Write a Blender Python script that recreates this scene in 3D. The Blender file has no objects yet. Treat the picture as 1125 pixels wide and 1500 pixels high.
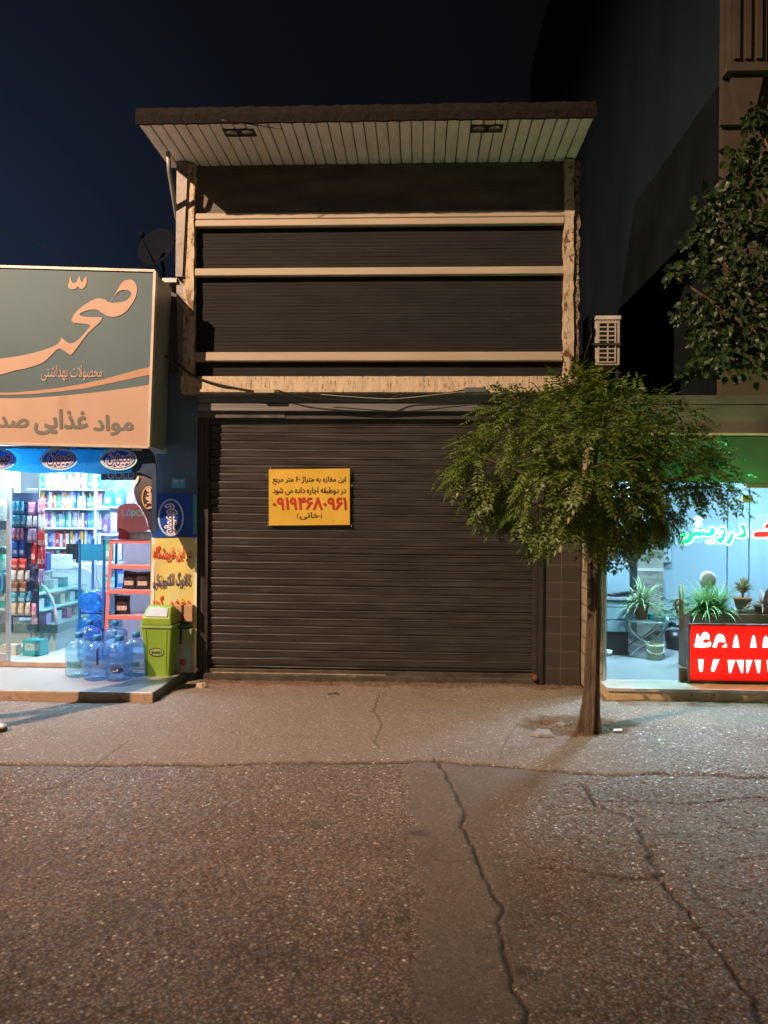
import bpy, math, random, unicodedata
import numpy as np
from mathutils import Vector, Matrix, geometry
R = random.Random(7)
NR = np.random.default_rng(5)
V = Vector
sc = bpy.context.scene
COL = sc.collection
PI = math.pi

# ------------------------------------------------------------------ camera geometry (metres; facade of the closed shop is the plane Y = 0)
F, CX, CY, PSI, RHO, EYE, CAMY = 1127.0, 562.5, 750.0, 0.045, 0.008, 1.65, -7.44
FWD = V((-math.sin(PSI), math.cos(PSI), 0)); RGT = V((math.cos(PSI), math.sin(PSI), 0)); UP = V((0, 0, 1))
CAM = V((0, CAMY, EYE))
def ray(px, py):
    u, v = px - CX, py - CY
    c, s = math.cos(RHO), math.sin(RHO)
    return FWD * F + RGT * (u * c + v * s) - UP * (-u * s + v * c)
def P(px, py, Y):
    d = ray(px, py); return CAM + d * ((Y - CAMY) / d.y)
def G(px, py, z=0.0):
    d = ray(px, py); return CAM + d * ((z - EYE) / d.z)
def PP(px, py, o, n):
    d = ray(px, py); return CAM + d * ((o - CAM).dot(n) / d.dot(n))

# ------------------------------------------------------------------ materials
MATS = {}
def nt(name):
    m = bpy.data.materials.new(name); m.use_nodes = True
    t = m.node_tree; b = t.nodes['Principled BSDF']; return m, t, b
def lk(t, a, b): t.links.new(a, b)
def noise(t, scale, detail=4, vec=None, rough=.55, stretch=None):
    n = t.nodes.new('ShaderNodeTexNoise'); n.inputs['Scale'].default_value = scale
    n.inputs['Detail'].default_value = detail; n.inputs['Roughness'].default_value = rough
    tc = t.nodes.new('ShaderNodeTexCoord'); src = tc.outputs['Object']
    if stretch:
        mp = t.nodes.new('ShaderNodeMapping'); mp.inputs['Scale'].default_value = stretch
        lk(t, src, mp.inputs[0]); src = mp.outputs[0]
    lk(t, src, n.inputs['Vector']); return n
def ramp(t, src, stops):
    r = t.nodes.new('ShaderNodeValToRGB'); e = r.color_ramp.elements
    while len(e) < len(stops): e.new(.5)
    for i, (p, c) in enumerate(stops):
        e[i].position = p; e[i].color = c if len(c) == 4 else (*c, 1)
    lk(t, src, r.inputs[0]); return r
def bumpn(t, src, strength, dist=.01):
    b = t.nodes.new('ShaderNodeBump'); b.inputs['Strength'].default_value = strength; b.inputs['Distance'].default_value = dist
    lk(t, src, b.inputs['Height']); return b
def mixc(t, f, a, b, mode='MIX'):
    m = t.nodes.new('ShaderNodeMix'); m.data_type = 'RGBA'; m.blend_type = mode
    if isinstance(f, (int, float)): m.inputs[0].default_value = f
    else: lk(t, f, m.inputs[0])
    for k, x in ((6, a), (7, b)):
        if isinstance(x, tuple): m.inputs[k].default_value = (*x[:3], 1)
        else: lk(t, x, m.inputs[k])
    return m.outputs[2]
def mat(name, col, rough=.6, metal=0., var=.18, scale=6., bump=.0, bscale=60., spec=.5, stretch=None, wear=None, wearamt=.5, coat=0.):
    if name in MATS: return MATS[name]
    m, t, b = nt(name)
    lo = tuple(c * (1 - var) for c in col); hi = tuple(min(1, c * (1 + var)) for c in col)
    n = noise(t, scale, 5, stretch=stretch)
    out = ramp(t, n.outputs[0], [(.3, lo), (.7, hi)]).outputs[0]
    if wear:
        n2 = noise(t, scale * 2.3, 8, rough=.7, stretch=stretch)
        w = ramp(t, n2.outputs[0], [(wearamt - .03, (0, 0, 0)), (wearamt + .05, (1, 1, 1))]).outputs[0]
        out = mixc(t, w, out, wear)
    lk(t, out, b.inputs['Base Color'])
    rr = ramp(t, n.outputs[0], [(.25, (rough * .8,) * 3), (.75, (min(1, rough * 1.2),) * 3)])
    lk(t, rr.outputs[0], b.inputs['Roughness'])
    b.inputs['Metallic'].default_value = metal; b.inputs['Specular IOR Level'].default_value = spec
    b.inputs['Coat Weight'].default_value = coat
    if bump:
        n3 = noise(t, bscale, 6, stretch=stretch)
        lk(t, bumpn(t, n3.outputs[0], bump).outputs[0], b.inputs['Normal'])
    MATS[name] = m; return m
def emis(name, col, s):
    if name in MATS: return MATS[name]
    m, t, b = nt(name)
    b.inputs['Base Color'].default_value = (*col, 1)
    b.inputs['Emission Color'].default_value = (*col, 1); b.inputs['Emission Strength'].default_value = s
    MATS[name] = m; return m
def thin(name, tint, gloss=.08, rough=.02, diff=0., dcol=None):
    """thin clear sheet: tinted transparency, a mirror share that grows at grazing angles, some diffuse body"""
    if name in MATS: return MATS[name]
    m, t, b = nt(name); t.nodes.remove(b)
    out = t.nodes['Material Output']
    tr = t.nodes.new('ShaderNodeBsdfTransparent'); tr.inputs[0].default_value = (*tint, 1)
    gl = t.nodes.new('ShaderNodeBsdfGlossy'); gl.inputs['Roughness'].default_value = rough
    fr = t.nodes.new('ShaderNodeLayerWeight'); fr.inputs[0].default_value = .5      # Schlick: the same from both faces of the sheet
    mx = t.nodes.new('ShaderNodeMixShader')
    pw = t.nodes.new('ShaderNodeMath'); pw.operation = 'POWER'; pw.inputs[1].default_value = 5; lk(t, fr.outputs['Facing'], pw.inputs[0])
    mm = t.nodes.new('ShaderNodeMath'); mm.operation = 'MULTIPLY_ADD'; mm.inputs[1].default_value = .9; mm.inputs[2].default_value = gloss * .4
    lk(t, pw.outputs[0], mm.inputs[0]); lk(t, mm.outputs[0], mx.inputs[0])
    base = tr.outputs[0]
    if diff:
        df = t.nodes.new('ShaderNodeBsdfTranslucent'); df.inputs[0].default_value = (*(dcol or tint), 1)
        d2 = t.nodes.new('ShaderNodeBsdfDiffuse'); d2.inputs[0].default_value = (*(dcol or tint), 1)
        a = t.nodes.new('ShaderNodeMixShader'); lk(t, df.outputs[0], a.inputs[1]); lk(t, d2.outputs[0], a.inputs[2])
        c = t.nodes.new('ShaderNodeMixShader'); c.inputs[0].default_value = diff
        lk(t, base, c.inputs[1]); lk(t, a.outputs[0], c.inputs[2]); base = c.outputs[0]
    lk(t, base, mx.inputs[1]); lk(t, gl.outputs[0], mx.inputs[2]); lk(t, mx.outputs[0], out.inputs[0])
    MATS[name] = m; return m
def leafmat(name, c1, c2, trans=.35, c3=None, nscale=5.):
    if name in MATS: return MATS[name]
    m, t, b = nt(name)
    n = noise(t, nscale, 3); n2 = noise(t, 60, 2)
    mixed = t.nodes.new('ShaderNodeMath'); mixed.operation = 'ADD'
    lk(t, n.outputs[0], mixed.inputs[0]); lk(t, n2.outputs[0], mixed.inputs[1])
    h = t.nodes.new('ShaderNodeMath'); h.operation = 'MULTIPLY'; h.inputs[1].default_value = .5; lk(t, mixed.outputs[0], h.inputs[0])
    st = [(.35, c1), (.62, c2)] + ([(.72, c3)] if c3 else [])
    r = ramp(t, h.outputs[0], st)
    lk(t, r.outputs[0], b.inputs['Base Color']); b.inputs['Roughness'].default_value = .45
    tl = t.nodes.new('ShaderNodeBsdfTranslucent'); lk(t, r.outputs[0], tl.inputs[0])
    mx = t.nodes.new('ShaderNodeMixShader'); mx.inputs[0].default_value = trans
    lk(t, b.outputs[0], mx.inputs[1]); lk(t, tl.outputs[0], mx.inputs[2]); lk(t, mx.outputs[0], t.nodes['Material Output'].inputs[0])
    MATS[name] = m; return m
def fabric(name, col, trans=.4, var=.12, scale=5.):
    if name in MATS: return MATS[name]
    m = leafmat(name, tuple(c * (1 - var) for c in col), tuple(min(1, c * (1 + var)) for c in col), trans, None, scale)
    return m

# ------------------------------------------------------------------ mesh builder
class MB:
    def __init__(s): s.v = []; s.f = []; s.m = []; s.k = 0; s.sm = []
    def mat(s, k): s.k = k; return s
    def face(s, idx, smooth=False): s.f.append(idx); s.m.append(s.k); s.sm.append(smooth)
    def box(s, x0, x1, y0, y1, z0, z1):
        return s.hexa([V((x, y, z)) for z in (z0, z1) for (x, y) in ((x0, y0), (x1, y0), (x1, y1), (x0, y1))])
    def hexa(s, p):
        b = len(s.v); s.v += [V(q) for q in p]
        for q in ((3, 2, 1, 0), (4, 5, 6, 7), (0, 1, 5, 4), (1, 2, 6, 5), (2, 3, 7, 6), (3, 0, 4, 7)): s.face([b + i for i in q])
        return s
    def obox(s, c, ax, ay, az):
        c = V(c); return s.hexa([c + ax * i + ay * j + az * k for k in (-1, 1) for (i, j) in ((-1, -1), (1, -1), (1, 1), (-1, 1))])
    def bbox(s, x0, x1, y0, y1, z0, z1, r):
        """box with chamfered vertical and top edges"""
        rings = [(r, z0), (0, z0 + r), (0, z1 - r), (r, z1)]
        loops = []
        for ins, z in rings:
            a0, a1, b0, b1 = x0 + ins, x1 - ins, y0 + ins, y1 - ins
            loops.append([V(q) for q in ((a0 + r, b0, z), (a1 - r, b0, z), (a1, b0 + r, z), (a1, b1 - r, z), (a1 - r, b1, z), (a0 + r, b1, z), (a0, b1 - r, z), (a0, b0 + r, z))])
        return s.loft(loops, caps=True)
    def loft(s, loops, closed=True, caps=True, smooth=False):
        b = len(s.v); n = len(loops[0])
        for L in loops: s.v += [V(q) for q in L]
        for i in range(len(loops) - 1):
            for j in range(n if closed else n - 1):
                k = (j + 1) % n
                s.face([b + i * n + j, b + i * n + k, b + (i + 1) * n + k, b + (i + 1) * n + j], smooth)
        if caps and closed:
            s.face([b + j for j in reversed(range(n))]); e = b + (len(loops) - 1) * n
            s.face([e + j for j in range(n)])
        return s
    def tube(s, pts, rad, n=8, caps=True, smooth=True):
        pts = [V(p) for p in pts]; loops = []
        if not hasattr(rad, '__len__'): rad = [rad] * len(pts)
        ref = None
        for i, p in enumerate(pts):
            d = (pts[min(i + 1, len(pts) - 1)] - pts[max(i - 1, 0)]).normalized()
            if ref is None: ref = d.orthogonal().normalized()
            a = (ref - d * ref.dot(d)).normalized(); ref = a; c = d.cross(a)
            loops.append([p + (a * math.cos(2 * PI * j / n) + c * math.sin(2 * PI * j / n)) * rad[i] for j in range(n)])
        return s.loft(loops, caps=caps, smooth=smooth)
    def lathe(s, c, prof, n=20, axis=None, smooth=True, caps=True):
        c = V(c); az = V(axis).normalized() if axis else V((0, 0, 1)); ax = az.orthogonal().normalized() if axis else V((1, 0, 0)); ay = az.cross(ax)
        return s.loft([[c + az * z + (ax * math.cos(2 * PI * j / n) + ay * math.sin(2 * PI * j / n)) * max(r, 1e-4) for j in range(n)] for r, z in prof], caps=caps, smooth=smooth)
    def prism(s, poly, off):
        """poly: 3D outline; off: vector to its back"""
        off = V(off); b = len(s.v); n = len(poly); s.v += [V(p) for p in poly] + [V(p) + off for p in poly]
        for t in geometry.tessellate_polygon([[V(p) for p in poly]]):
            s.face([b + i for i in t]); s.face([b + n + i for i in reversed(t)])
        for j in range(n):
            k = (j + 1) % n; s.face([b + j, b + k, b + n + k, b + n + j])
        return s
    def quad(s, a, b, c, d, smooth=False):
        i = len(s.v); s.v += [V(a), V(b), V(c), V(d)]; s.face([i, i + 1, i + 2, i + 3], smooth); return s
    def build(s, name, m, parent=None, base=None, bevel=0.):
        org = V((0, 0, 0))
        if parent is not None:
            r = parent
            while r.parent: r = r.parent
            org = V(r.location)
        elif base == 'auto':
            a = np.array([tuple(q) for q in s.v]); org = V(((a[:, 0].min() + a[:, 0].max()) / 2, (a[:, 1].min() + a[:, 1].max()) / 2, a[:, 2].min()))
        elif base is not None: org = V(base)
        me = bpy.data.meshes.new(name)
        me.from_pydata([tuple(q - org) for q in s.v], [], s.f)
        for q in (m if isinstance(m, (list, tuple)) else [m]): me.materials.append(q)
        me.polygons.foreach_set('material_index', s.m); me.polygons.foreach_set('use_smooth', s.sm)
        me.update()
        o = bpy.data.objects.new(name, me); COL.objects.link(o)
        if parent is not None: o.parent = parent
        else: o.location = org
        if bevel:
            bm = o.modifiers.new('edge', 'BEVEL'); bm.width = bevel; bm.segments = 2; bm.limit_method = 'ANGLE'
        return o
def tag(o, label=None, cat=None, group=None, kind=None):
    if label: o['label'] = label
    if cat: o['category'] = cat
    if group: o['group'] = group
    if kind: o['kind'] = kind
    return o
def thing(name, label, cat, loc=(0, 0, 0), group=None):
    o = bpy.data.objects.new(name, None); COL.objects.link(o); o.location = loc; o.empty_display_size = .1
    return tag(o, label, cat, group)
def copy_tree(o, parent=None):
    c = o.copy(); COL.objects.link(c)
    if parent is not None: c.parent = parent
    for ch in list(o.children): copy_tree(ch, c)
    return c
ORD = 'first second third fourth fifth sixth seventh eighth ninth tenth eleventh twelfth thirteenth fourteenth fifteenth sixteenth seventeenth eighteenth nineteenth twentieth'.split()

# ------------------------------------------------------------------ lettering
FORMS = {}
for _c in list(range(0xFB50, 0xFC00)) + list(range(0xFE70, 0xFEFD)):
    _d = unicodedata.decomposition(chr(_c)).split()
    if len(_d) >= 2 and _d[0] in ('<isolated>', '<initial>', '<medial>', '<final>'):
        FORMS.setdefault(tuple(int(x, 16) for x in _d[1:]), {}).setdefault(_d[0][1:-1], chr(_c))
def shaped(s):
    toks, i = [], 0
    while i < len(s):
        if s[i:i + 2] == 'لا': toks.append('لا'); i += 2
        else: toks.append(s[i]); i += 1
    f1 = lambda ch: FORMS.get((ord(ch),), {})
    out = []
    for k, t in enumerate(toks):
        f = FORMS.get(tuple(map(ord, t)))
        if not f: out.append(t); continue
        p = k > 0 and toks[k - 1] != 'لا' and 'initial' in f1(toks[k - 1])
        n = k + 1 < len(toks) and 'final' in f1(toks[k + 1][0]) and 'initial' in f
        form = 'medial' if p and n and 'medial' in f else 'final' if p else 'initial' if n else 'isolated'
        out.append(f.get(form, t))
    v = ''.join(reversed(out))
    return v.translate({40: 41, 41: 40})
GLY = {}
def contours(body, res=5):
    if body in GLY: return GLY[body]
    cu = bpy.data.curves.new('tmp_text', 'FONT'); cu.body = body
    ob = bpy.data.objects.new('tmp_text', cu); COL.objects.link(ob)
    dg = bpy.context.evaluated_depsgraph_get(); c2 = ob.evaluated_get(dg).to_curve(dg)
    out = []
    for sp in c2.splines:
        pts = []
        bp = sp.bezier_points; n = len(bp)
        if n:
            for i in range(n):
                a, b = bp[i], bp[(i + 1) % n]
                seg = geometry.interpolate_bezier(a.co.to_2d(), a.handle_right.to_2d(), b.handle_left.to_2d(), b.co.to_2d(), res + 1)
                pts += [V(q) for q in seg[:-1]]
        else: pts = [q.co.to_2d() for q in sp.points]
        q = [pts[0]]
        for p in pts[1:]:
            if (p - q[-1]).length > 1e-4: q.append(p)
        if (q[0] - q[-1]).length < 1e-4: q.pop()
        if len(q) > 2: out.append(q)
    ob.evaluated_get(dg).to_curve_clear(); bpy.data.objects.remove(ob); bpy.data.curves.remove(cu)
    GLY[body] = out; return out
def grow(c, d):
    n = len(c); out = []
    for i in range(n):
        a = (c[i] - c[i - 1]); b = (c[(i + 1) % n] - c[i])
        a = a.normalized() if a.length else a; b = b.normalized() if b.length else b
        nn = V((a.y + b.y, -a.x - b.x)); L = nn.length
        nn = nn / L if L > 1e-6 else V((a.y, -a.x))
        k = min(1.6, 1 / max(.4, nn.dot(V((a.y, -a.x)))))
        out.append(c[i] + nn * d * k)
    return out
def fill2d(cs):
    vs, es = [], []
    for c in cs:
        b = len(vs); n = len(c); vs += [V((p[0], p[1])) for p in c]; es += [(b + i, b + (i + 1) % n) for i in range(n)]
    rv, re_, rf = geometry.delaunay_2d_cdt(vs, es, [], 0, 1e-5)[:3]
    a = np.array([(p[0], p[1]) for p in rv]); fs = np.array([f for f in rf if len(f) == 3])
    if not len(fs): return [], []
    ce = a[fs].mean(1); w = np.zeros(len(ce))
    for c in cs:
        q = np.array([(p[0], p[1]) for p in c]); q2 = np.roll(q, -1, 0)
        for (x0, y0), (x1, y1) in zip(q, q2):
            up = (y0 <= ce[:, 1]) & (y1 > ce[:, 1]); dn = (y1 <= ce[:, 1]) & (y0 > ce[:, 1])
            s = (x1 - x0) * (ce[:, 1] - y0) - (ce[:, 0] - x0) * (y1 - y0)
            w += (up & (s > 0)) * 1.0 - (dn & (s < 0)) * 1.0
    return [V((p[0], p[1])) for p in rv], [list(map(int, f)) for f in fs[np.abs(w) > .5]]
def lettering(name, body, o, ux, uy, m, parent, bold=0., lift=.003, raw=False, fit=True):
    """letters filling the parallelogram o, o+ux, o+uy"""
    txt = body if raw else shaped(body)
    base = contours(txt)
    allp = [p for c in base for p in c]
    x0, x1 = min(p.x for p in allp), max(p.x for p in allp); y0, y1 = min(p.y for p in allp), max(p.y for p in allp)
    ar = lambda c: sum(c[i - 1].x * c[i].y - c[i].x * c[i - 1].y for i in range(len(c)))
    sg_ = 1 if ar(max(base, key=lambda c: abs(ar(c)))) > 0 else -1
    cs = [grow(c, bold * sg_) for c in base] if bold else base
    v, f = fill2d(cs)
    o, ux, uy = V(o), V(ux), V(uy); n = ux.cross(uy).normalized()
    b = MB(); b.v = [o + ux * ((p.x - x0) / (x1 - x0)) + uy * ((p.y - y0) / (y1 - y0)) + n * lift for p in v]
    for q in f:
        a, c, d = (b.v[i] for i in q)
        b.face(q if (c - a).cross(d - a).dot(n) > 0 else q[::-1])
    return b.build(name, m, parent)
def letpx(name, body, rect, pl, m, parent, bold=0., lift=.003, raw=False, skew=0.):
    """letters in the photo rectangle x0,y0,x1,y1 on plane pl (a function px,py -> point)"""
    x0, y0, x1, y1 = rect
    a = pl(x0, y1 + skew * 0); return lettering(name, body, a, pl(x1, y1 + skew) - a, pl(x0, y0) - a, m, parent, bold, lift, raw)
def shapepx(name, polys, pl, m, parent, lift=.003):
    v, f = fill2d([[V(p) for p in q] for q in polys])
    b = MB(); b.v = [pl(p.x, p.y) for p in v]
    for q in f:
        a, c, d = (b.v[i] for i in q); nn = (c - a).cross(d - a)
        q = q if nn.y < 0 else q[::-1]; b.face(q)
    for i in range(len(b.v)): b.v[i] = b.v[i] + (CAM - b.v[i]).normalized() * 0 + V((0, -lift, 0))
    return b.build(name, m, parent)
def smoothpoly(pts, k=4):
    n = len(pts); out = []
    for i in range(n):
        p0, p1, p2, p3 = (V(pts[(i + j - 1) % n]) for j in range(4))
        for s in range(k):
            t = s / k
            out.append(.5 * ((2 * p1) + (p2 - p0) * t + (2 * p0 - 5 * p1 + 4 * p2 - p3) * t * t + (3 * p1 - p0 - 3 * p2 + p3) * t ** 3))
    return out
def smoothline(pts, k=5):
    pts = [V(p) for p in pts]; q = [pts[0]] + pts + [pts[-1]]; out = []
    for i in range(1, len(q) - 2):
        p0, p1, p2, p3 = q[i - 1:i + 3]
        for s in range(k):
            t = s / k
            out.append(.5 * ((2 * p1) + (p2 - p0) * t + (2 * p0 - 5 * p1 + 4 * p2 - p3) * t * t + (3 * p1 - p0 - 3 * p2 + p3) * t ** 3))
    return out + [pts[-1]]
def ell(cx, cy, rx, ry, n=40): return [(cx + rx * math.cos(2 * PI * i / n), cy + ry * math.sin(2 * PI * i / n)) for i in range(n)]
def ringpx(name, cx, cy, rx, ry, w, pl, m, parent, lift=.003, n=48):
    b = MB()
    for i in range(n):
        a0, a1 = 2 * PI * i / n, 2 * PI * (i + 1) / n
        q = [pl(cx + (rx - d) * math.cos(a), cy + (ry - d) * math.sin(a)) + V((0, -lift, 0)) for a, d in ((a0, 0), (a1, 0), (a1, w), (a0, w))]
        b.quad(*q)
    return b.build(name, m, parent)

# ------------------------------------------------------------------ shared materials
M_white = mat('white_paint', (.72, .73, .74), .45, var=.06)
M_offw = mat('off_white_panel', (.62, .62, .61), .5, var=.1, scale=2)
M_dark = mat('dark_paint', (.035, .033, .032), .5, var=.3)
M_black = mat('black_plastic', (.012, .012, .014), .4, var=.2)
M_steel = mat('galvanised_steel', (.30, .31, .32), .4, .7, var=.2, scale=9)
M_chrome = mat('chrome', (.7, .72, .74), .18, 1., var=.05)
M_rust = mat('rust', (.16, .07, .03), .85, var=.4, scale=25, bump=.3)
M_cable = mat('black_cable', (.012, .012, .012), .5, var=.2)
M_alum = mat('aluminium', (.55, .57, .6), .35, .6, var=.1)

# ================================================================== GROUND
def poly_dist(Xg, Yg, pts, win):
    """distance of every grid point near the polyline; inf elsewhere"""
    d = np.full(Xg.shape, 9.0)
    for (ax, ay), (bx, by) in zip(pts[:-1], pts[1:]):
        x0, x1, y0, y1 = min(ax, bx) - win, max(ax, bx) + win, min(ay, by) - win, max(ay, by) + win
        i0, i1 = np.searchsorted(GX, [x0, x1]); j0, j1 = np.searchsorted(GY, [y0, y1])
        if i1 <= i0 or j1 <= j0: continue
        xs, ys = Xg[j0:j1, i0:i1], Yg[j0:j1, i0:i1]
        L2 = (bx - ax) ** 2 + (by - ay) ** 2 + 1e-9
        t = np.clip(((xs - ax) * (bx - ax) + (ys - ay) * (by - ay)) / L2, 0, 1)
        dd = np.hypot(xs - ax - t * (bx - ax), ys - ay - t * (by - ay))
        d[j0:j1, i0:i1] = np.minimum(d[j0:j1, i0:i1], dd)
    return d
def wiggle(pts, amp=.02, sub=6, seed=1):
    r = random.Random(seed); out = []
    for a, b in zip(pts[:-1], pts[1:]):
        L = math.hypot(b[0] - a[0], b[1] - a[1]); k = max(2, int(L / .035))
        for i in range(k):
            t = i / k; out.append((a[0] + (b[0] - a[0]) * t + r.gauss(0, amp) * (i > 0), a[1] + (b[1] - a[1]) * t + r.gauss(0, amp) * (i > 0)))
    return out + [pts[-1]]
def vnoise(Xg, Yg, scale, seed):
    r = np.random.default_rng(seed); T = r.random((128, 128))
    x, y = Xg * scale, Yg * scale; xi, yi = np.floor(x).astype(int), np.floor(y).astype(int); fx, fy = x - xi, y - yi
    fx = fx * fx * (3 - 2 * fx); fy = fy * fy * (3 - 2 * fy)
    g = lambda i, j: T[(yi + j) % 128, (xi + i) % 128]
    return (g(0, 0) * (1 - fx) + g(1, 0) * fx) * (1 - fy) + (g(0, 1) * (1 - fx) + g(1, 1) * fx) * fy
STEP = .0095
FX = np.arange(-3.55, 3.6, STEP); FY = np.arange(-5.3, .12, STEP)
far = np.array([3.8, 4.5, 6, 9, 14, 24, 45, 90, 200.])
GX = np.concatenate([-far[::-1], FX, far]); GY = np.concatenate([np.array([-200, -90, -45, -24, -14, -9, -7, -6.]), FY, np.array([.4, 1, 3, 6, 14, 30, 80, 200.])])
Xg, Yg = np.meshgrid(GX, GY)
gp = lambda *q: [tuple(G(x, y)[:2]) for x, y in q]
Zg = (vnoise(Xg, Yg, 1.3, 1) - .5) * .016 + (vnoise(Xg, Yg, 4.1, 2) - .5) * .008 + (vnoise(Xg, Yg, 17, 3) - .5) * .003
crack = np.zeros_like(Zg); smooth = np.zeros_like(Zg); soil = np.zeros_like(Zg); apron = np.zeros_like(Zg)
# apron (dusty concrete by the shops) behind the seam
seam = gp((-160, 1121), (0, 1120), (300, 1120), (470, 1119), (640, 1118), (760, 1126), (870, 1136), (1000, 1137), (1125, 1141), (1320, 1150))
sy = np.interp(Xg[0], [p[0] for p in seam], [p[1] for p in seam])
wob = (vnoise(Xg, Yg * 0, 9, 4) - .5) * .03
sd = Yg - (sy[None, :] + wob)
apron = np.clip(sd / .03, 0, 1) * (1 - np.clip((Xg - 1.2) / .5, 0, 1) * (1 - np.clip((Yg + 1.35 + .15 * (vnoise(Xg, Yg, 3, 9))) / .1, 0, 1)))
Zg += np.clip(sd / .05, 0, 1) * .009
g1 = np.exp(-(sd / .018) ** 2) * (.35 + .65 * vnoise(Xg, Yg * 0, 2.2, 5)); Zg -= g1 * .016; crack = np.maximum(crack, g1 * .95)
# smooth cement strip
lx = gp((588, 1122), (592, 1180), (597, 1260), (603, 1380), (606, 1500)); lx = [(lx[0][0] - .0, 0.0)] + lx + [(lx[-1][0], -9)]
rx = gp((870, 1130), (800, 1190), (770, 1240), (775, 1270), (805, 1300), (830, 1400), (845, 1500)); rx = rx + [(rx[-1][0], -9)]
il = np.interp(-Yg[:, 0], [-p[1] for p in lx], [p[0] for p in lx]); ir = np.interp(-Yg[:, 0], [-p[1] for p in rx], [p[0] for p in rx])
ed = .05 * (vnoise(Xg, Yg, 14, 6) - .5) + .03 * (vnoise(Xg, Yg, 40, 7) - .5)
ed = ed * 1.6; smooth = .85 * np.clip((Xg - il[:, None] + ed) / .07, 0, 1) * np.clip((ir[:, None] - Xg + ed * 4) / .3, 0, 1) * np.clip((-sd) / .03, 0, 1)
Zg += smooth * .006
# cracks
CR = [([(635, 1114), (650, 1130), (662, 1155), (680, 1190), (676, 1206), (692, 1240), (706, 1280), (722, 1312), (738, 1336), (728, 1352), (738, 1385), (750, 1432), (764, 1470), (772, 1512)], .008, .9, .006),
      ([(852, 1150), (872, 1182), (922, 1198), (940, 1228), (956, 1268), (972, 1296), (1000, 1330), (1030, 1372), (1060, 1405), (1090, 1450), (1125, 1506)], .009, .9, .009),
      ([(876, 1175), (940, 1174), (1010, 1177), (1070, 1170), (1130, 1168)], .008, .7, .005),
      ([(790, 1272), (850, 1276), (905, 1285), (948, 1288), (972, 1283)], .010, .7, .006),
      ([(800, 1184), (830, 1186), (872, 1190)], .008, .55, .005),
      ([(0, 1170), (50, 1160), (92, 1150), (140, 1122), (190, 1086)], .005, .5, .006),
      ([(556, 1018), (548, 1040), (560, 1062), (550, 1086), (556, 1100)], .006, .6, .006),
      ([(1050, 1195), (1080, 1215), (1125, 1222)], .008, .5, .006), ([(1000, 1290), (1040, 1330), (1075, 1345)], .008, .5, .008),
      ([(330, 1085), (420, 1082), (530, 1088)], .006, .3, .006),
      ([(697, 1260), (660, 1268), (640, 1262)], .004, .5, .006), ([(738, 1338), (790, 1345), (828, 1338)], .004, .45, .007), ([(945, 1240), (990, 1255), (1040, 1262), (1125, 1258)], .005, .5, .008), ([(1000, 1330), (980, 1370), (985, 1410)], .004, .45, .006),
      ([(870, 1186), (862, 1168), (855, 1148)], .007, .6, .006), ([(1030, 1372), (1075, 1368), (1125, 1385)], .005, .5, .008), ([(120, 1300), (200, 1292), (280, 1300)], .004, .28, .008), ([(590, 1150), (598, 1260), (600, 1380), (606, 1500)], .007, .3, .010), ([(760, 1060), (742, 1085), (730, 1118)], .005, .4, .006)]
for i, (q, w, a, wa) in enumerate(CR):
    pts = wiggle(gp(*q), wa, seed=20 + i); d = poly_dist(Xg, Yg, pts, .08)
    ww = w * (.6 + .8 * vnoise(Xg, Yg, 7, 30 + i))
    c = np.exp(-(d / ww) ** 2) * a; Zg -= c * .014; crack = np.maximum(crack, c); Zg += np.exp(-(d / .05) ** 2) * .003
for sx_, sy_2, sa, sb, sk in ((612, 1222, .12, .05, .42), (766, 1424, .05, .03, .5), (400, 1400, .18, .12, .2), (190, 1330, .16, .1, .2), (905, 1288, .12, .05, .35), (1000, 1225, .2, .06, .3), (455, 1210, .14, .06, .22)):
    c0 = G(sx_, sy_2); dd = np.hypot((Xg - c0.x) / sa, (Yg - c0.y) / sb) + (vnoise(Xg, Yg, 12, 60) - .5) * .9
    crack = np.maximum(crack, np.clip(1.25 - dd, 0, 1) * sk)
# raised broken slab edge by the horizontal crack
# soil round the tree, in the tree pit and along the foot of the shutter
tb = G(864, 1073)
TREE = V((tb.x, tb.y, 0))
nn = vnoise(Xg, Yg, 6, 11) * .5 + vnoise(Xg, Yg, 19, 12) * .35
pit = 1 - np.hypot((Xg - TREE.x + .05) / .52, (Yg - TREE.y - .15) / .31) + (nn - .42) * .7
soil = np.clip(pit / .25, 0, 1)
foot = 1 - np.clip((-.16 - Yg + (nn - .4) * .35) / .08, 0, 1)
soil = np.maximum(soil, foot * ((Xg > -2.1) & (Xg < 1.6)) * .8)
soil = np.maximum(soil, np.clip((.16 - np.abs(Yg + .62)) / .05, 0, 1) * (Xg > 1.75) * np.clip(nn * 3 - .8, 0, 1) * .7)
Zg += soil * ((vnoise(Xg, Yg, 30, 13) - .5) * .014 + (vnoise(Xg, Yg, 75, 14) - .5) * .008) - np.clip(pit, 0, .3) * .03
hole = G(795, 1058); hd = np.hypot((Xg - hole.x) / .075, (Yg - hole.y) / .06); Zg -= np.exp(-hd ** 4) * .045; soil = np.maximum(soil, np.exp(-hd ** 4))
fine = ((vnoise(Xg, Yg, 48, 15) - .5) * .0065 + (vnoise(Xg, Yg, 95, 16) - .5) * .005) * (1 - smooth * .8) * (1 - apron * .5) * (np.abs(Xg) < 4); Zg += fine
Zg = np.where((np.abs(Xg) > 3.7) | (Yg < -5.4) | (Yg > .2), 0, Zg)
nx, ny = len(GX), len(GY)
me = bpy.data.meshes.new('ground'); me.vertices.add(nx * ny)
me.vertices.foreach_set('co', np.stack([Xg, Yg, Zg], -1).ravel().astype(np.float32))
ii = np.arange(nx * ny).reshape(ny, nx); q = np.stack([ii[:-1, :-1], ii[:-1, 1:], ii[1:, 1:], ii[1:, :-1]], -1).reshape(-1, 4)
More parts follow.
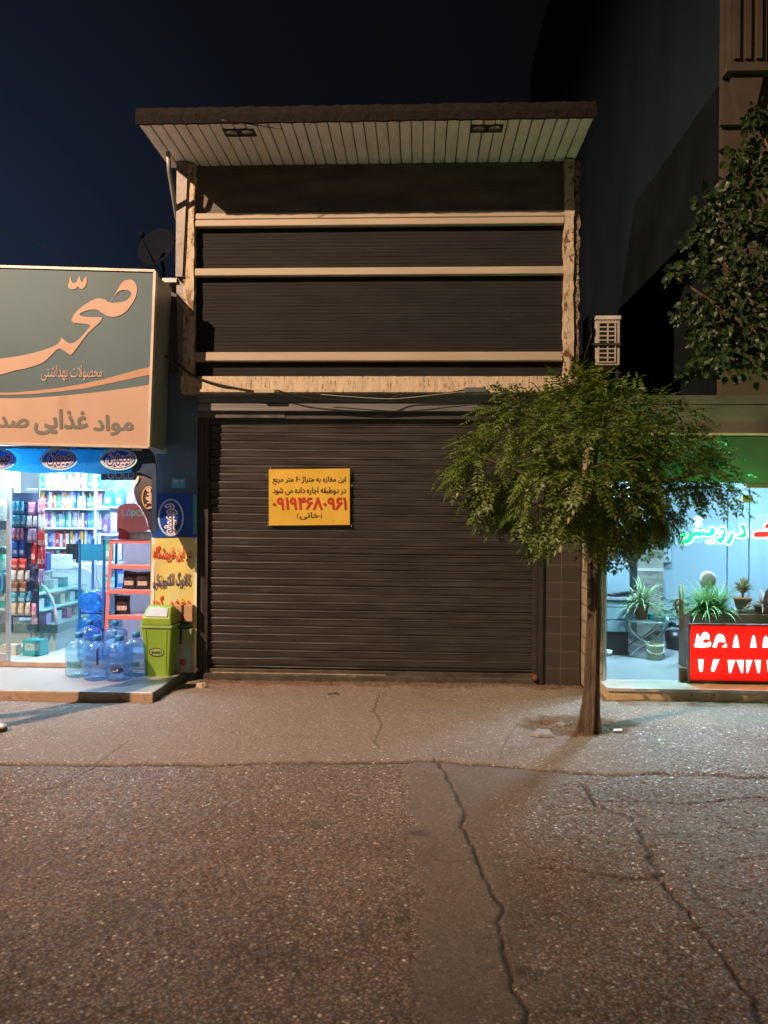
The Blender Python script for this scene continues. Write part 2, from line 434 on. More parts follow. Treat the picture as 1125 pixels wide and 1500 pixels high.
me.loops.add(len(q) * 4); me.loops.foreach_set('vertex_index', q.ravel().astype(np.int32))
me.polygons.add(len(q)); me.polygons.foreach_set('loop_start', np.arange(0, len(q) * 4, 4, dtype=np.int32))
me.polygons.foreach_set('use_smooth', np.ones(len(q), dtype=bool)); me.update(); me.validate()
at = me.attributes.new('ground_kind', 'FLOAT_COLOR', 'POINT')
at.data.foreach_set('color', np.stack([crack, smooth, soil, apron], -1).ravel().astype(np.float32))
m, t, b = nt('asphalt')
an = t.nodes.new('ShaderNodeAttribute'); an.attribute_name = 'ground_kind'
sp = t.nodes.new('ShaderNodeSeparateColor'); lk(t, an.outputs['Color'], sp.inputs[0])
cr_, sm_, so_, ap_ = sp.outputs[0], sp.outputs[1], sp.outputs[2], an.outputs['Alpha']
tc = t.nodes.new('ShaderNodeTexCoord')
vo = t.nodes.new('ShaderNodeTexVoronoi'); vo.inputs['Scale'].default_value = 74; lk(t, tc.outputs['Object'], vo.inputs['Vector'])
vs = t.nodes.new('ShaderNodeSeparateColor'); lk(t, vo.outputs['Color'], vs.inputs[0])
stone = ramp(t, vs.outputs[0], [(0, (.035, .028, .024)), (.33, (.13, .105, .09)), (.78, (.215, .178, .155)), (.90, (.31, .265, .235)), (.965, (.42, .38, .35)), (.988, (.85, .82, .8))]).outputs[0]  # the near-white chippings paint sparkling glints into the colour
nb = noise(t, 1.7, 6, rough=.65); nf = noise(t, 130, 3); nm = noise(t, 9, 6, rough=.7)
gap = ramp(t, vo.outputs['Distance'], [(.30, (1, 1, 1)), (.56, (.30, .27, .25))]).outputs[0]      # dark bitumen between the chippings
stone = mixc(t, .42, stone, ramp(t, nb.outputs[0], [(.3, (.145, .118, .102)), (.7, (.255, .205, .175))]).outputs[0]); stone = mixc(t, .75, stone, gap, 'MULTIPLY'); stone = mixc(t, 1., stone, (1.78, 1.66, 1.62), 'MULTIPLY')
cem = mixc(t, .5, ramp(t, nf.outputs[0], [(.35, (.15, .12, .104)), (.5, (.215, .175, .152)), (.7, (.28, .235, .208))]).outputs[0], ramp(t, nm.outputs[0], [(.25, (.115, .092, .078)), (.75, (.225, .185, .16))]).outputs[0])
apr = mixc(t, .5, ramp(t, nf.outputs[0], [(.3, (.27, .228, .2)), (.7, (.40, .345, .31))]).outputs[0], ramp(t, nm.outputs[0], [(.25, (.25, .208, .18)), (.75, (.40, .345, .305))]).outputs[0])
soi = ramp(t, nf.outputs[0], [(.3, (.10, .06, .035)), (.7, (.2, .125, .075))]).outputs[0]
vo2 = t.nodes.new('ShaderNodeTexVoronoi'); vo2.inputs['Scale'].default_value = 120; lk(t, tc.outputs['Object'], vo2.inputs['Vector'])
v2s = t.nodes.new('ShaderNodeSeparateColor'); lk(t, vo2.outputs['Color'], v2s.inputs[0])
cem = mixc(t, .5, cem, ramp(t, v2s.outputs[0], [(0, (.45, .42, .40)), (.3, (.8, .79, .78)), (.8, (1.1, 1.1, 1.1)), (1, (1.5, 1.48, 1.45))]).outputs[0], 'MULTIPLY')
c = mixc(t, sm_, stone, cem); apm = t.nodes.new('ShaderNodeMath'); apm.operation = 'MULTIPLY'; apm.inputs[1].default_value = .42; lk(t, ap_, apm.inputs[0]); c = mixc(t, apm.outputs[0], c, apr); c = mixc(t, so_, c, soi); c = mixc(t, cr_, c, (.02, .016, .013))
ol = noise(t, .9, 5, rough=.6); st_ = ramp(t, ol.outputs[0], [(.55, (1, 1, 1)), (.72, (.72, .70, .69))]).outputs[0]
c = mixc(t, 1., c, st_, 'MULTIPLY'); b.inputs['Specular IOR Level'].default_value = .35
lk(t, c, b.inputs['Base Color'])
# each chipping has its own tilt and gloss
rg = ramp(t, vs.outputs[1], [(0, (.07,) * 3), (.06, (.2,) * 3), (.2, (.55,) * 3), (1, (.85,) * 3)]).outputs[0]
rg = mixc(t, sm_, rg, (.75, .75, .75)); rg = mixc(t, ap_, rg, (.8, .8, .8)); rg = mixc(t, so_, rg, (.95, .95, .95)); lk(t, rg, b.inputs['Roughness'])
geo = t.nodes.new('ShaderNodeNewGeometry')
tilt = t.nodes.new('ShaderNodeVectorMath'); tilt.operation = 'SUBTRACT'; lk(t, vo.outputs['Color'], tilt.inputs[0]); tilt.inputs[1].default_value = (.5, .5, .5)
inv = t.nodes.new('ShaderNodeMath'); inv.operation = 'SUBTRACT'; inv.inputs[0].default_value = .7; inv.use_clamp = True
mxm = t.nodes.new('ShaderNodeMath'); mxm.operation = 'MAXIMUM'; apq = t.nodes.new('ShaderNodeMath'); apq.operation = 'MULTIPLY'; apq.inputs[1].default_value = .35; lk(t, ap_, apq.inputs[0]); lk(t, sm_, mxm.inputs[0]); lk(t, apq.outputs[0], mxm.inputs[1])
mx2 = t.nodes.new('ShaderNodeMath'); mx2.operation = 'MAXIMUM'; lk(t, mxm.outputs[0], mx2.inputs[0]); lk(t, so_, mx2.inputs[1])
lk(t, mx2.outputs[0], inv.inputs[1])
sca = t.nodes.new('ShaderNodeVectorMath'); sca.operation = 'SCALE'; lk(t, tilt.outputs[0], sca.inputs[0]); lk(t, inv.outputs[0], sca.inputs['Scale'])
bmp = bumpn(t, nf.outputs[0], .35, .004)
add = t.nodes.new('ShaderNodeVectorMath'); add.operation = 'ADD'; lk(t, bmp.outputs[0], add.inputs[0]); lk(t, sca.outputs[0], add.inputs[1])
nz = t.nodes.new('ShaderNodeVectorMath'); nz.operation = 'NORMALIZE'; lk(t, add.outputs[0], nz.inputs[0]); lk(t, nz.outputs[0], b.inputs['Normal'])
me.materials.append(m)
go = bpy.data.objects.new('ground', me); COL.objects.link(go); tag(go, kind='structure')

# ================================================================== CLOSED SHOP (central building)
shop = thing('shop_building', 'two-storey closed shop with dark roller shutter, dark cladding above and peeling cream frame', 'building', (-.35, 0, 0))
M_shut = mat('shutter_brown', (.056, .052, .052), .42, .3, var=.3, scale=2.2, wear=(.12, .108, .10), wearamt=.69, stretch=(.9, 1, 6), bump=.15, bscale=8)
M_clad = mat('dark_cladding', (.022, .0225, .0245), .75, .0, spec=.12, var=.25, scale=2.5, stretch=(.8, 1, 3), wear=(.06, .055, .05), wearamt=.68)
M_cream = mat('cream_rail', (.40, .345, .27), .55, var=.1, scale=4, stretch=(.4, 1, 4), wear=(.3, .23, .16), wearamt=.66)
M_peel = mat('peeling_cream_paint', (.50, .42, .31), .7, var=.18, scale=7, stretch=(1, 1, .6), wear=(.13, .06, .028), wearamt=.55, bump=.5, bscale=30)
M_peel2 = mat('peeling_cream_beam', (.52, .44, .32), .7, var=.2, scale=9, stretch=(2.4, 1, .5), wear=(.2, .12, .06), wearamt=.57, bump=.4, bscale=40)
M_tin = mat('weathered_tin', (.24, .225, .21), .55, .3, var=.35, scale=10, bump=.3, bscale=20)
M_wall = mat('dark_render', (.05, .048, .05), .85, var=.3, scale=4, bump=.3)
YU = -.12
z = lambda y, x=555, Y=0.: P(x, y, Y).z
x_ = lambda px, py, Y=0.: P(px, py, Y).x
XL, XR = x_(305, 985, .05), x_(779, 985, .05)       # shutter opening
# shell of the building: back box
b = MB(); b.box(-2.16, 1.55, .16, 9, 0, 5.02); b.build('wall', M_wall, shop)
# jambs
b = MB(); b.box(-2.158, XL - .045, -.005, .158, 0, 2.62); b.build('jamb', M_wall, shop)
b = MB(); b.box(XR + .045, XR + .09, -.03, .158, 0, 2.62); b.build('jamb', mat('jamb_metal', (.05, .047, .044), .5, .4), shop)
# dark tiled pier
m, t, bb = nt('dark_stone_tiles')
br = t.nodes.new('ShaderNodeTexBrick'); tcn = t.nodes.new('ShaderNodeTexCoord'); mp = t.nodes.new('ShaderNodeMapping')
mp.inputs['Rotation'].default_value = (PI / 2, 0, 0); lk(t, tcn.outputs['Object'], mp.inputs[0]); lk(t, mp.outputs[0], br.inputs['Vector'])
for k, v_ in (('Scale', 1.), ('Mortar Size', .003), ('Brick Width', .43), ('Row Height', .165), ('Bias', 0.)): br.inputs[k].default_value = v_
br.offset = 0.; br.inputs['Color1'].default_value = (.045, .04, .034, 1); br.inputs['Color2'].default_value = (.06, .052, .044, 1); br.inputs['Mortar'].default_value = (.13, .11, .09, 1)
n = noise(t, 14, 8, rough=.75); scr = ramp(t, n.outputs[0], [(.64, (0, 0, 0)), (.7, (1, 1, 1))])
lk(t, mixc(t, scr.outputs[0], br.outputs[0], (.15, .125, .1)), bb.inputs['Base Color']); bb.inputs['Roughness'].default_value = .45
M_tile = m
b = MB(); b.box(XR + .092, x_(850, 900, 0), 0, .158, 0, 2.62); b.build('tiled_pier', M_tile, shop)
# step under shutter
b = MB()
xs = np.linspace(XL - .04, XR + .04, 26); zt = [.055 + .008 * R.random() for _ in xs]
b.box(XL - .043, XR + .043, -.02, .158, 0, .062); b.build('threshold', mat('old_concrete', (.07, .06, .052), .9, var=.4, scale=9, bump=.6, wear=(.2, .17, .14), wearamt=.62), shop, bevel=.008)
# roller shutter
def slats(b, x0, x1, z0, z1, pitch, depth, y, jitter=.0, prof=((0, 0), (.06, .25), (.2, .75), (.42, 1.), (.66, .85), (.86, .4), (.94, 0.))):
    zz = []; k = 0; zc = z1
    while zc > z0 + .01:
        dj = 1 + R.uniform(-jitter, jitter); oy = R.uniform(-1, 1) * jitter * depth * .45
        for s, d in prof: zz.append((zc - s * pitch, y - d * depth * dj - oy))
        zc -= pitch
    zz = [q for q in zz if q[0] >= z0] + [(z0, y)]
    nseg = 9; loops = []
    for i in range(nseg + 1):
        x = x0 + (x1 - x0) * i / nseg; bow = -.004 * math.sin(PI * i / nseg)
        loops.append([V((x, yy + bow + R.uniform(-.0012, .0012), q)) for q, yy in zz])
    base = len(b.v); n = len(zz)
    for L in loops: b.v += L
    for i in range(nseg):
        for j in range(n - 1): b.face([base + i * n + j, base + i * n + j + 1, base + (i + 1) * n + j + 1, base + (i + 1) * n + j])
zb, zs = z(990, 545, .05), z(612, 545, .05)
b = MB(); slats(b, XL, XR, zb + .05, zs, .0785, .021, .055, .25, ((0, .0), (.05, .85), (.14, 1.), (.22, .66), (.5, .5), (.8, .36), (.92, .2), (.96, 0.))); shut = b.build('roller_shutter', M_shut, shop)
b = MB(); b.box(XL, XR, .03, .06, zb - .012, zb + .05); bar = b.build('bottom_bar', mat('shutter_bar', (.10, .085, .07), .5, .4, var=.3), shut, bevel=.004)
b = MB(); b.box(XL + .05, XL + 1.75, .018, .029, zb + .004, zb + .018); b.box(XL + 1.95, XR - .02, .018, .029, zb - .002, zb + .008); b.build('worn_edge', mat('bare_steel_edge', (.6, .5, .38), .4, .5, var=.4, scale=20, stretch=(1, 1, 1)), bar)
for xa, xb in ((XL - .043, XL + .002), (XR - .002, XR + .043)):
    b = MB(); b.box(xa, xb, .0, .09, .06, zs + .03); b.build('guide_rail', mat('guide_rail_metal', (.055, .05, .046), .45, .4), shut, bevel=.003)
b = MB(); b.lathe((XR + .02, -.03, zb + .03), [(.0, -.03), (.028, -.03), (.03, 0), (.02, .025), (0, .028)], 10); b.tube([(XR - .03, -.012, zb + .06), (XR + .02, -.035, zb + .05), (XR + .05, -.03, zb - .01)], .007, 6); b.build('padlock', M_rust, shut)
# hood and lintel band above the shutter
b = MB(); b.box(XL - .1, XR + .1, -.01, .158, zs - .02, z(603, 545, 0)); b.build('shutter_hood', mat('hood_metal', (.055, .055, .058), .5, .3, var=.3, scale=3, stretch=(.4, 1, 5)), shop, bevel=.004)
b = MB(); b.box(XL - .42, XL + .75, -.018, -.012, zs - .01, z(604, 430)); b.build('hood_strip', mat('bare_zinc', (.12, .115, .115), .4, .5, var=.3, scale=5), shop)
b = MB()
zA, zB = z(604, 545, 0), z(577, 545, 0)
prof = [(-.035, zA), (-.06, zA + .006), (-.06, zA + .07), (-.045, zA + .085), (-.045, zB - .05), (-.10, zB - .03), (-.10, zB - .002), (.15, zB - .002), (.15, zA)]
b.loft([[V((x, yy, q)) for yy, q in prof] for x in (-2.15, x_(850, 600))]); b.build('lintel_beam', mat('grey_steel_beam', (.20, .205, .21), .4, .5, var=.2, scale=2, stretch=(.3, 1, 6)), shop, bevel=.003)
# upper storey: cladding panels, rails, frame
xl, xr = x_(284, 400, YU), x_(827, 400, YU)
rows = [(224, 310), (329.5, 391.5), (402.5, 515.5), (528.5, 552)]
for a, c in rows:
    b = MB(); slats(b, xl - .02, xr + .02, z(c, 555, YU + .06), z(a, 555, YU + .06), .034, .003, -.05, .25); b.build('cladding_panel', mat('dusty_brightened_cladding', (.15, .138, .125), .8, .0, spec=.1, var=.3, scale=2.2, stretch=(.8, 1, 3)) if a == 224 else M_clad, shop)  # top panel: dusty streaks, base colour also lightened to offset the eave's shadow
b = MB(); b.box(xl - .02, xr + .02, -.04, .155, 2.95, 4.99); b.build('backing', M_dark, shop)
def rail(ya, yb):
    b = MB(); b.bbox(xl + .004, xr - .004, YU - .004, -.056, z(yb, 555, YU), z(ya, 555, YU), .006); return b.build('rail', M_cream, shop)
rail(310, 319); rail(319.8, 329.5); rail(391.5, 402.5); rail(515.5, 528.5)
zf0, zf1 = z(577, 555, YU), z(552, 555, YU)
ragged = lambda: R.uniform(-.006, .006)
def rough_bar(name, x0, x1, y0, y1, z0, z1, m, vert=True, parent=shop, seg=26, amp=.007):
    """old bar whose edges are chipped"""
    b = MB(); loops = []
    for i in range(seg + 1):
        tt = i / seg
        if vert:
            q = z0 + (z1 - z0) * tt; loops.append([V((x0 + R.uniform(-amp, amp), y0 + R.uniform(0, amp), q)), V((x1 + R.uniform(-amp, amp), y0 + R.uniform(0, amp), q)), V((x1 + R.uniform(-amp, amp), y1, q)), V((x0 + R.uniform(-amp, amp), y1, q))])
        else:
            q = x0 + (x1 - x0) * tt; loops.append([V((q, y0 + R.uniform(0, amp), z0 + R.uniform(-amp, amp))), V((q, y1, z0 + R.uniform(-amp, amp))), V((q, y1, z1 + R.uniform(-amp, amp) * .3)), V((q, y0 + R.uniform(0, amp), z1 + R.uniform(-amp, amp) * .3))])
    b.loft(loops); return b.build(name, m, parent)
xo = x_(847, 400, YU)
rough_bar('frame_beam', xl - .11, xo - .06, YU - .03, .0, zf0, zf1, M_peel2, False, amp=.005, seg=60)
b = MB(); b.box(xl - .1, xo - .08, YU - .045, YU - .03, zf0 + .01, zf0 + .035); b.build('drip_edge', M_peel2, shop)
rough_bar('frame_post', xl - .095, xl + .004, YU - .02, .0, zf1 + .002, 4.985, M_peel, amp=.005)
rough_bar('frame_post', xr - .004, xo - .045, YU - .02, .0, zf1 - .05, 4.985, M_peel, amp=.008)
rough_bar('edge_strip', xo - .04, xo + .01, YU + .005, .1, zf1 - .02, 4.985, mat('rusty_strip', (.3, .22, .14), .8, var=.4, scale=22, wear=(.07, .04, .025), wearamt=.5, bump=.5), amp=.012, seg=50)
b = MB(); a0, a1 = P(259, 400, -.06), P(276, 228, -.06)
b.hexa([P(257, 405, -.165), P(267, 405, -.165), P(267, 405, .1), P(257, 405, .1), P(259, 226, -.165), P(276, 226, -.165), P(276, 226, .1), P(259, 226, .1)]); b.build('tin_flashing', M_tin, shop)
b = MB(); b.hexa([P(262, 572, -.06), P(270, 572, -.06), P(270, 572, .12), P(262, 572, .12), P(258, 406, -.06), P(268, 406, -.06), P(268, 406, .12), P(258, 406, .12)]); b.build('corner_trim', M_tin, shop)
b = MB(); b.tube([P(246, 222, -.45), P(248, 250, -.4), P(259, 318, -.11), P(260, 322, -.06)], .022, 8); b.build('roof_brace', mat('grey_pipe', (.3, .3, .3), .5, .3), shop)
# roof with ribbed soffit
RX0, RX1, RY0 = x_(200, 176, -.89), x_(872, 172, -.89), -.89
ZS = 5.0
roof = MB()
roof.box(RX0 + .03, RX1 - .03, RY0 + .03, 9, ZS + .03, ZS + .10)
rf = roof.build('roof', mat('roof_sheet', (.06, .055, .05), .8, var=.3), shop)
b = MB(); npan = 38; w = (RX1 - RX0) / npan; loops = []
pts = []
for i in range(npan):
    x0 = RX0 + i * w
    pts += [(x0 + .002, .012), (x0 + .009, 0.), (x0 + w * .5, -.002), (x0 + w - .009, 0.), (x0 + w - .002, .012)]
for yy in np.linspace(RY0 + .02, -.02, 5):
    loops.append([V((x + R.uniform(-.002, .002), yy, ZS + q + R.uniform(-.002, .002))) for x, q in pts])
b.loft(loops, closed=False); b.build('soffit', mat('soffit_white_metal', (.9, .83, .86), .45, var=.12, scale=3, stretch=(4, 1, 1), wear=(.55, .5, .47), wearamt=.66), rf)
b = MB()
for i in range(npan + 1): b.box(RX0 + i * w - .0035, RX0 + i * w + .0035, RY0 + .022, -.02, ZS + .008, ZS + .028)
b.build('soffit_joint', M_black, rf)
# ragged tar felt fascia
b = MB(); nn_ = 90; loops = []
for i in range(nn_ + 1):
    x = RX0 - .01 + (RX1 - RX0 + .02) * i / nn_
    lo = ZS - .012 + R.uniform(-.004, .004); hi = ZS + .135 + R.uniform(-.006, .006)
    loops.append([V((x, RY0 + R.uniform(-.003, .003), lo)), V((x, RY0 - .008 + R.uniform(-.003, .003), ZS + .06)), V((x, RY0 + .02, hi)), V((x, RY0 + .22, hi + .02)), V((x, RY0 + .22, ZS + .11)), V((x, RY0 + .024, ZS + .10)), V((x, RY0 + .024, lo))])
b.loft(loops); b.build('fascia', mat('tar_felt', (.014, .0125, .0115), .95, spec=.1, var=.4, scale=20, bump=.8, bscale=50), rf)
for px_, py_ in ((351, 194), (713, 188)):
    c = G(px_, py_, ZS)
    b = MB(); b.box(c.x - .14, c.x + .14, c.y - .07, c.y + .07, ZS - .006, ZS + .004); fl = b.build('floodlight', M_black, rf, bevel=.003)
    for s in (-1, 1):
        b = MB(); b.lathe((c.x + s * .07, c.y, ZS - .012), [(.0, .0), (.05, .0), (.055, .006), (.04, .03)], 18); b.build('lens', mat('dull_reflector', (.35, .34, .32), .22, .8, var=.4, scale=12), fl)

# ---- things on it
pl0 = lambda Y: (lambda px, py: P(px, py, Y))
sg = thing('rent_sign', 'yellow rent notice with red phone number hung on the dark roller shutter', 'sign', P(453, 770, -.0))
pr = pl0(.0)
b = MB(); o_ = [pr(394, 769.5), pr(512, 768.5), pr(512, 686.5), pr(393.5, 687.5)]
b.prism(o_, (0, .016, 0)); b.build('board', mat('yellow_vinyl', (.66, .44, .055), .45, var=.09, scale=3, bump=.25, bscale=5, wear=(.52, .34, .05), wearamt=.66), sg, bevel=.002)
M_bk = mat('brown_black_ink', (.05, .018, .01), .6, var=.1); M_rd = mat('red_ink', (.42, .022, .008), .6, var=.1)
letpx('lettering', 'این مغازه به متراژ ۰۶ متر مربع', (399.5, 698, 506.5, 709.5), pr, M_bk, sg, .02)
letpx('lettering', 'در دوطبقه اجاره داده می شود', (399.5, 713.5, 506.5, 725), pr, M_bk, sg, .02)
letpx('lettering', '۰۹۱۹۴۶۸۰۹۶۱', (400, 729.5, 507.5, 746.5), pr, M_rd, sg, .035, raw=True)
letpx('lettering', '(خانی)', (434.5, 750.5, 472, 761), pr, M_bk, sg, .02)
for q in ((396, 683), (392, 693), (391, 766), (514, 690), (515, 708), (516, 766)):
    b = MB(); b.tube([pr(*q) + V((0, .01, 0)), pr(q[0] + R.uniform(-2, 2), q[1] + R.uniform(3, 6)) + V((0, -.008, 0)), pr(q[0] + 3 * (1 if q[0] < 450 else -1), q[1] + 3) + V((0, .004, 0))], .0022, 5); b.build('wire_tie', M_steel, sg)
def cable(name, label, pts, r=.006, m=M_cable):
    b = MB(); b.tube(smoothline(pts, 6), r, 6); return tag(b.build(name, m, None, 'auto'), label, 'cable')
cable('cable', 'thick black cable sagging from the shop sign past the corner to the cream beam', [P(240, 520, -.2), P(262, 534, -.17), P(285, 551, -.165), P(320, 563, -.17), P(372, 573, -.172), P(400, 576, -.14)], .009)
cable('cable', 'thin dark cables hanging in loops below the chipped cream beam', [P(405, 571, -.175), P(440, 581, -.165), P(500, 586, -.165), P(560, 587, -.165), P(590, 578, -.165), P(650, 576, -.165), P(684, 570, -.175)], .006)
cable('cable', 'pale thin wire drooping under the cream beam between the two small boxes', [P(470, 578, -.18), P(540, 583, -.18), P(580, 584, -.18), P(640, 578, -.18), P(690, 572, -.18)], .004, mat('pale_wire', (.3, .28, .25), .5))
cable('cable', 'long black wire stretched diagonally beneath the white soffit', [P(325, 176, -.93), P(420, 190, -.72), P(520, 207, -.42), P(612, 222, -.2)], .0045)
b = MB(); c = P(388, 572, -.165); b.bbox(c.x - .1, c.x + .1, c.y - .03, c.y, c.z - .028, c.z + .012, .004); tag(b.build('junction_box', mat('cream_plastic', (.42, .38, .3), .5), None, 'auto', .003), 'small cream junction box on the beam where the thick cable ends', 'junction box')
b = MB(); c = P(696, 571, -.165); b.bbox(c.x - .1, c.x + .1, c.y - .04, c.y, c.z - .03, c.z + .018, .004); tag(b.build('junction_box', mat('slate_plastic', (.1, .12, .12), .5), None, 'auto', .003), 'dark slate junction box under the cream beam by the tree crown', 'junction box')

# ================================================================== GROCERY (lit shop)
gro = thing('grocery_building', 'brightly lit grocery shop with an open front beneath a large green and cream sign', 'building', (-4.5, 0, 0))
M_room = mat('shop_white_wall', (.66, .68, .7), .6, var=.04)
M_gwall = mat('grocery_render', (.13, .13, .135), .85, var=.25, scale=4, bump=.3)
XJ = -2.62                                             # edge of the opening
b = MB(); b.box(XJ, -2.163, -.02, .2, 0, 3.0); b.build('pier', mat('glow_blue_render', (.10, .17, .25), .7, var=.15, scale=5), gro)  # blue lens glow painted into the pier's base colour
b = MB(); b.box(-8, -2.42, .0, .2, 2.32, 3.75); b.build('front_wall', M_gwall, gro)
b = MB(); b.box(-2.5, -2.3, .02, .2, 3.0, 3.9); b.build('front_wall', M_gwall, gro)
b = MB(); b.box(-8, -2.55, 4.0, 4.1, 0, 2.6); b.box(XJ + .02, XJ + .1, .2, 4, 0, 2.6); b.box(-8.1, -8, 0, 4.1, 0, 2.6); b.build('inner_wall', M_room, gro)
b = MB(); b.box(-8, -2.3, .2, 9, 2.6, 3.7); b.build('ceiling', M_room, gro)
b = MB(); b.box(-8, XJ + .02, .0, 4.0, -.02, .14); gfl = b.build('floor', mat('pale_floor_tile', (.55, .56, .57), .22, var=.05, scale=2), gro)
b = MB(); b.box(-8, XJ + .0, -.012, -.001, .095, .138); b.build('floor_edge', mat('tan_stone_edge', (.42, .31, .23), .6, var=.2, scale=8), gfl)
zt = .09
m, t, bb = nt('platform_tiles')
br = t.nodes.new('ShaderNodeTexBrick'); tcn = t.nodes.new('ShaderNodeTexCoord'); lk(t, tcn.outputs['Object'], br.inputs['Vector'])
for k, v_ in (('Scale', 1.), ('Mortar Size', .003), ('Brick Width', .6), ('Row Height', .6)): br.inputs[k].default_value = v_
br.offset = 0; br.inputs['Color1'].default_value = (.45, .445, .44, 1); br.inputs['Color2'].default_value = (.42, .415, .41, 1); br.inputs['Mortar'].default_value = (.34, .33, .32, 1)
n = noise(t, 3, 6, rough=.7); lk(t, mixc(t, .35, br.outputs[0], ramp(t, n.outputs[0], [(.3, (.3, .285, .27)), (.6, (.46, .45, .44))]).outputs[0]), bb.inputs['Base Color']); bb.inputs['Roughness'].default_value = .3
b = MB(); b.box(-8, -2.262, -.965, -.013, -.02, zt); plat = b.build('platform', m, gro, bevel=.006)
b = MB(); nseg = 60; loops = []
for i in range(nseg + 1):
    x = -8 + (8 - 2.256) * i / nseg; loops.append([V((x, -.972 + R.uniform(-.003, .002), -.02)), V((x, -.966, -.02)), V((x, -.966, zt - .006)), V((x, -.974 + R.uniform(-.001, .006), zt - .012 + R.uniform(-.006, .003)))])
b.loft(loops); b.build('platform_edge', mat('tan_kerb_stone', (.40, .29, .2), .8, var=.25, scale=6, bump=.5, wear=(.26, .18, .13), wearamt=.6), plat)
b = MB(); b.box(-2.262, -2.257, -.965, -.02, -.02, zt - .004); b.build('platform_side', mat('grey_kerb_side', (.16, .15, .15), .8, var=.25, scale=7), plat)
# big sign
C = [P(227, 397.5, -.56), P(217.5, 655, -.56), P(0, 650, -.64)]
sn = (C[1] - C[0]).cross(C[2] - C[0]).normalized()
if sn.y > 0: sn = -sn
pS = lambda px, py: PP(px, py, C[0], sn)
ss = thing('shop_sign', 'large lit-edge grocery sign with flowing cream calligraphy on green above a cream band', 'sign', C[1])
XO = -340
M_sg = mat('sign_green', (.075, .145, .185), .55, var=.22, scale=.9); M_sc = mat('sign_cream', (.52, .36, .28), .55, var=.09, scale=1.5, stretch=(1, 1, .4), wear=(.45, .30, .22), wearamt=.63)
b = MB(); b.prism([pS(226, 398), pS(217, 654), pS(XO, 641), pS(XO, 381)], -sn * .05); b.build('panel', M_sg, ss)
b = MB()
topb = lambda x: 583 - 25 * max(0, x / 222) ** 1.9 if x > 0 else 583 + .03 * x
b.prism([pS(x, q) + sn * .002 for x, q in [(XO, 640), (217.2, 653.5)] + [(221, 562)] + [(x, 583.5 - 20 * max(0, (x - 20) / 200) ** 1.6) for x in range(215, 0, -12)] + [(-60, 583), (XO, 575)]], -sn * .0015); b.build('cream_band', M_sc, ss)
sw = [(222, 537), (205, 541), (180, 548), (150, 556), (118, 563), (85, 568.5), (50, 572.5), (20, 575), (-80, 576), (XO, 570), (XO, 573), (-80, 579), (20, 578.5), (50, 577), (85, 574), (118, 570), (150, 564), (180, 557.5), (205, 552), (221.5, 548.5)]
shapepx('swoosh', [sw], pS, mat('sign_peach', (.48, .29, .20), .55, var=.05), ss, .003)
zz = lambda L: [(x / 3.75, 380 + y / 3.75) for x, y in L]
lg = smoothpoly(zz([(752, 150), (735, 118), (705, 112), (672, 128), (640, 180), (605, 236), (575, 220), (530, 216), (470, 248), (418, 290), (395, 330), (405, 348), (440, 352), (495, 362), (470, 400), (425, 446), (385, 462), (350, 440), (338, 430), (325, 458), (285, 482), (200, 510), (100, 532), (0, 545), (-120, 552), (-120, 650), (0, 634), (80, 612), (170, 592), (240, 565), (280, 530), (320, 492), (350, 500), (388, 524), (410, 505), (450, 450), (490, 400), (545, 350), (562, 322), (540, 318), (495, 318), (450, 312), (440, 300), (470, 284), (510, 276), (540, 280), (568, 300), (600, 314), (640, 314), (690, 290), (735, 230), (752, 185)]), 4)
lh = smoothpoly(zz([(608, 236), (640, 190), (668, 170), (700, 170), (722, 184), (715, 208), (690, 228), (650, 238)]), 4)[::-1]
sgn = lambda c: sum(c[i - 1].x * c[i].y - c[i].x * c[i - 1].y for i in range(len(c)))
if sgn(lg) * sgn(lh) > 0: lh = lh[::-1]
shd = zz([(388, 92), (394, 118), (402, 130), (418, 128), (430, 108), (437, 92), (443, 112), (452, 126), (462, 112), (474, 95), (478, 120), (470, 148), (452, 163), (437, 157), (430, 148), (420, 160), (398, 165), (380, 158), (374, 148), (382, 120)])
shapepx('lettering', [lg, lh], pS, M_sc, ss, .005); shapepx('lettering', [smoothpoly(shd, 3)], pS, M_sc, ss, .005)
letpx('lettering', 'محصولات بهداشتی', (61, 535, 150, 558), pS, M_sc, ss, .004, .005)
M_sl = mat('sign_grey_letters', (.15, .155, .15), .6, var=.1)
letpx('lettering', 'مواد', (138, 608.5, 194.5, 637), pS, M_sl, ss, .035, .005)
letpx('lettering', 'غذایی', (51, 600.5, 128, 636), pS, M_sl, ss, .035, .005)
letpx('lettering', 'صدف', (-34, 604, 41.5, 626), pS, M_sl, ss, .035, .005)
b = MB()
for a, c in (((227, 397), (217.8, 655)), ((XO, 381), (227, 397)), ((217.8, 655), (XO, 641))):
    pa, pc = pS(*a), pS(*c); d = (pc - pa).normalized(); u = d.cross(sn) * .011
    b.hexa([pa - u, pa + u, pa + u - sn * .07, pa - u - sn * .07, pc - u, pc + u, pc + u - sn * .07, pc - u - sn * .07])
    b.v = [q + sn * .008 for q in b.v] if False else b.v
for i in range(len(b.v)): b.v[i] = b.v[i] + sn * .012
b.build('frame', mat('pale_metal_frame', (.72, .64, .55), .35, .3, var=.08), ss)
b = MB(); f1, f2 = pS(226.5, 399), pS(217.3, 654); dn = V((0, .48, 0))
b.prism([f1 + V((-.01, .06, 0)), f2 + V((-.01, .06, 0)), f2 + dn, f1 + dn], V((-.03, 0, 0))); b.prism([f1 + V((-.04, .055, -.0)), f1 + V((-.04, .5, 0)), f1 + V((-3.6, .5, .05)), f1 + V((-3.6, -.02, .05))], (0, 0, -.03))
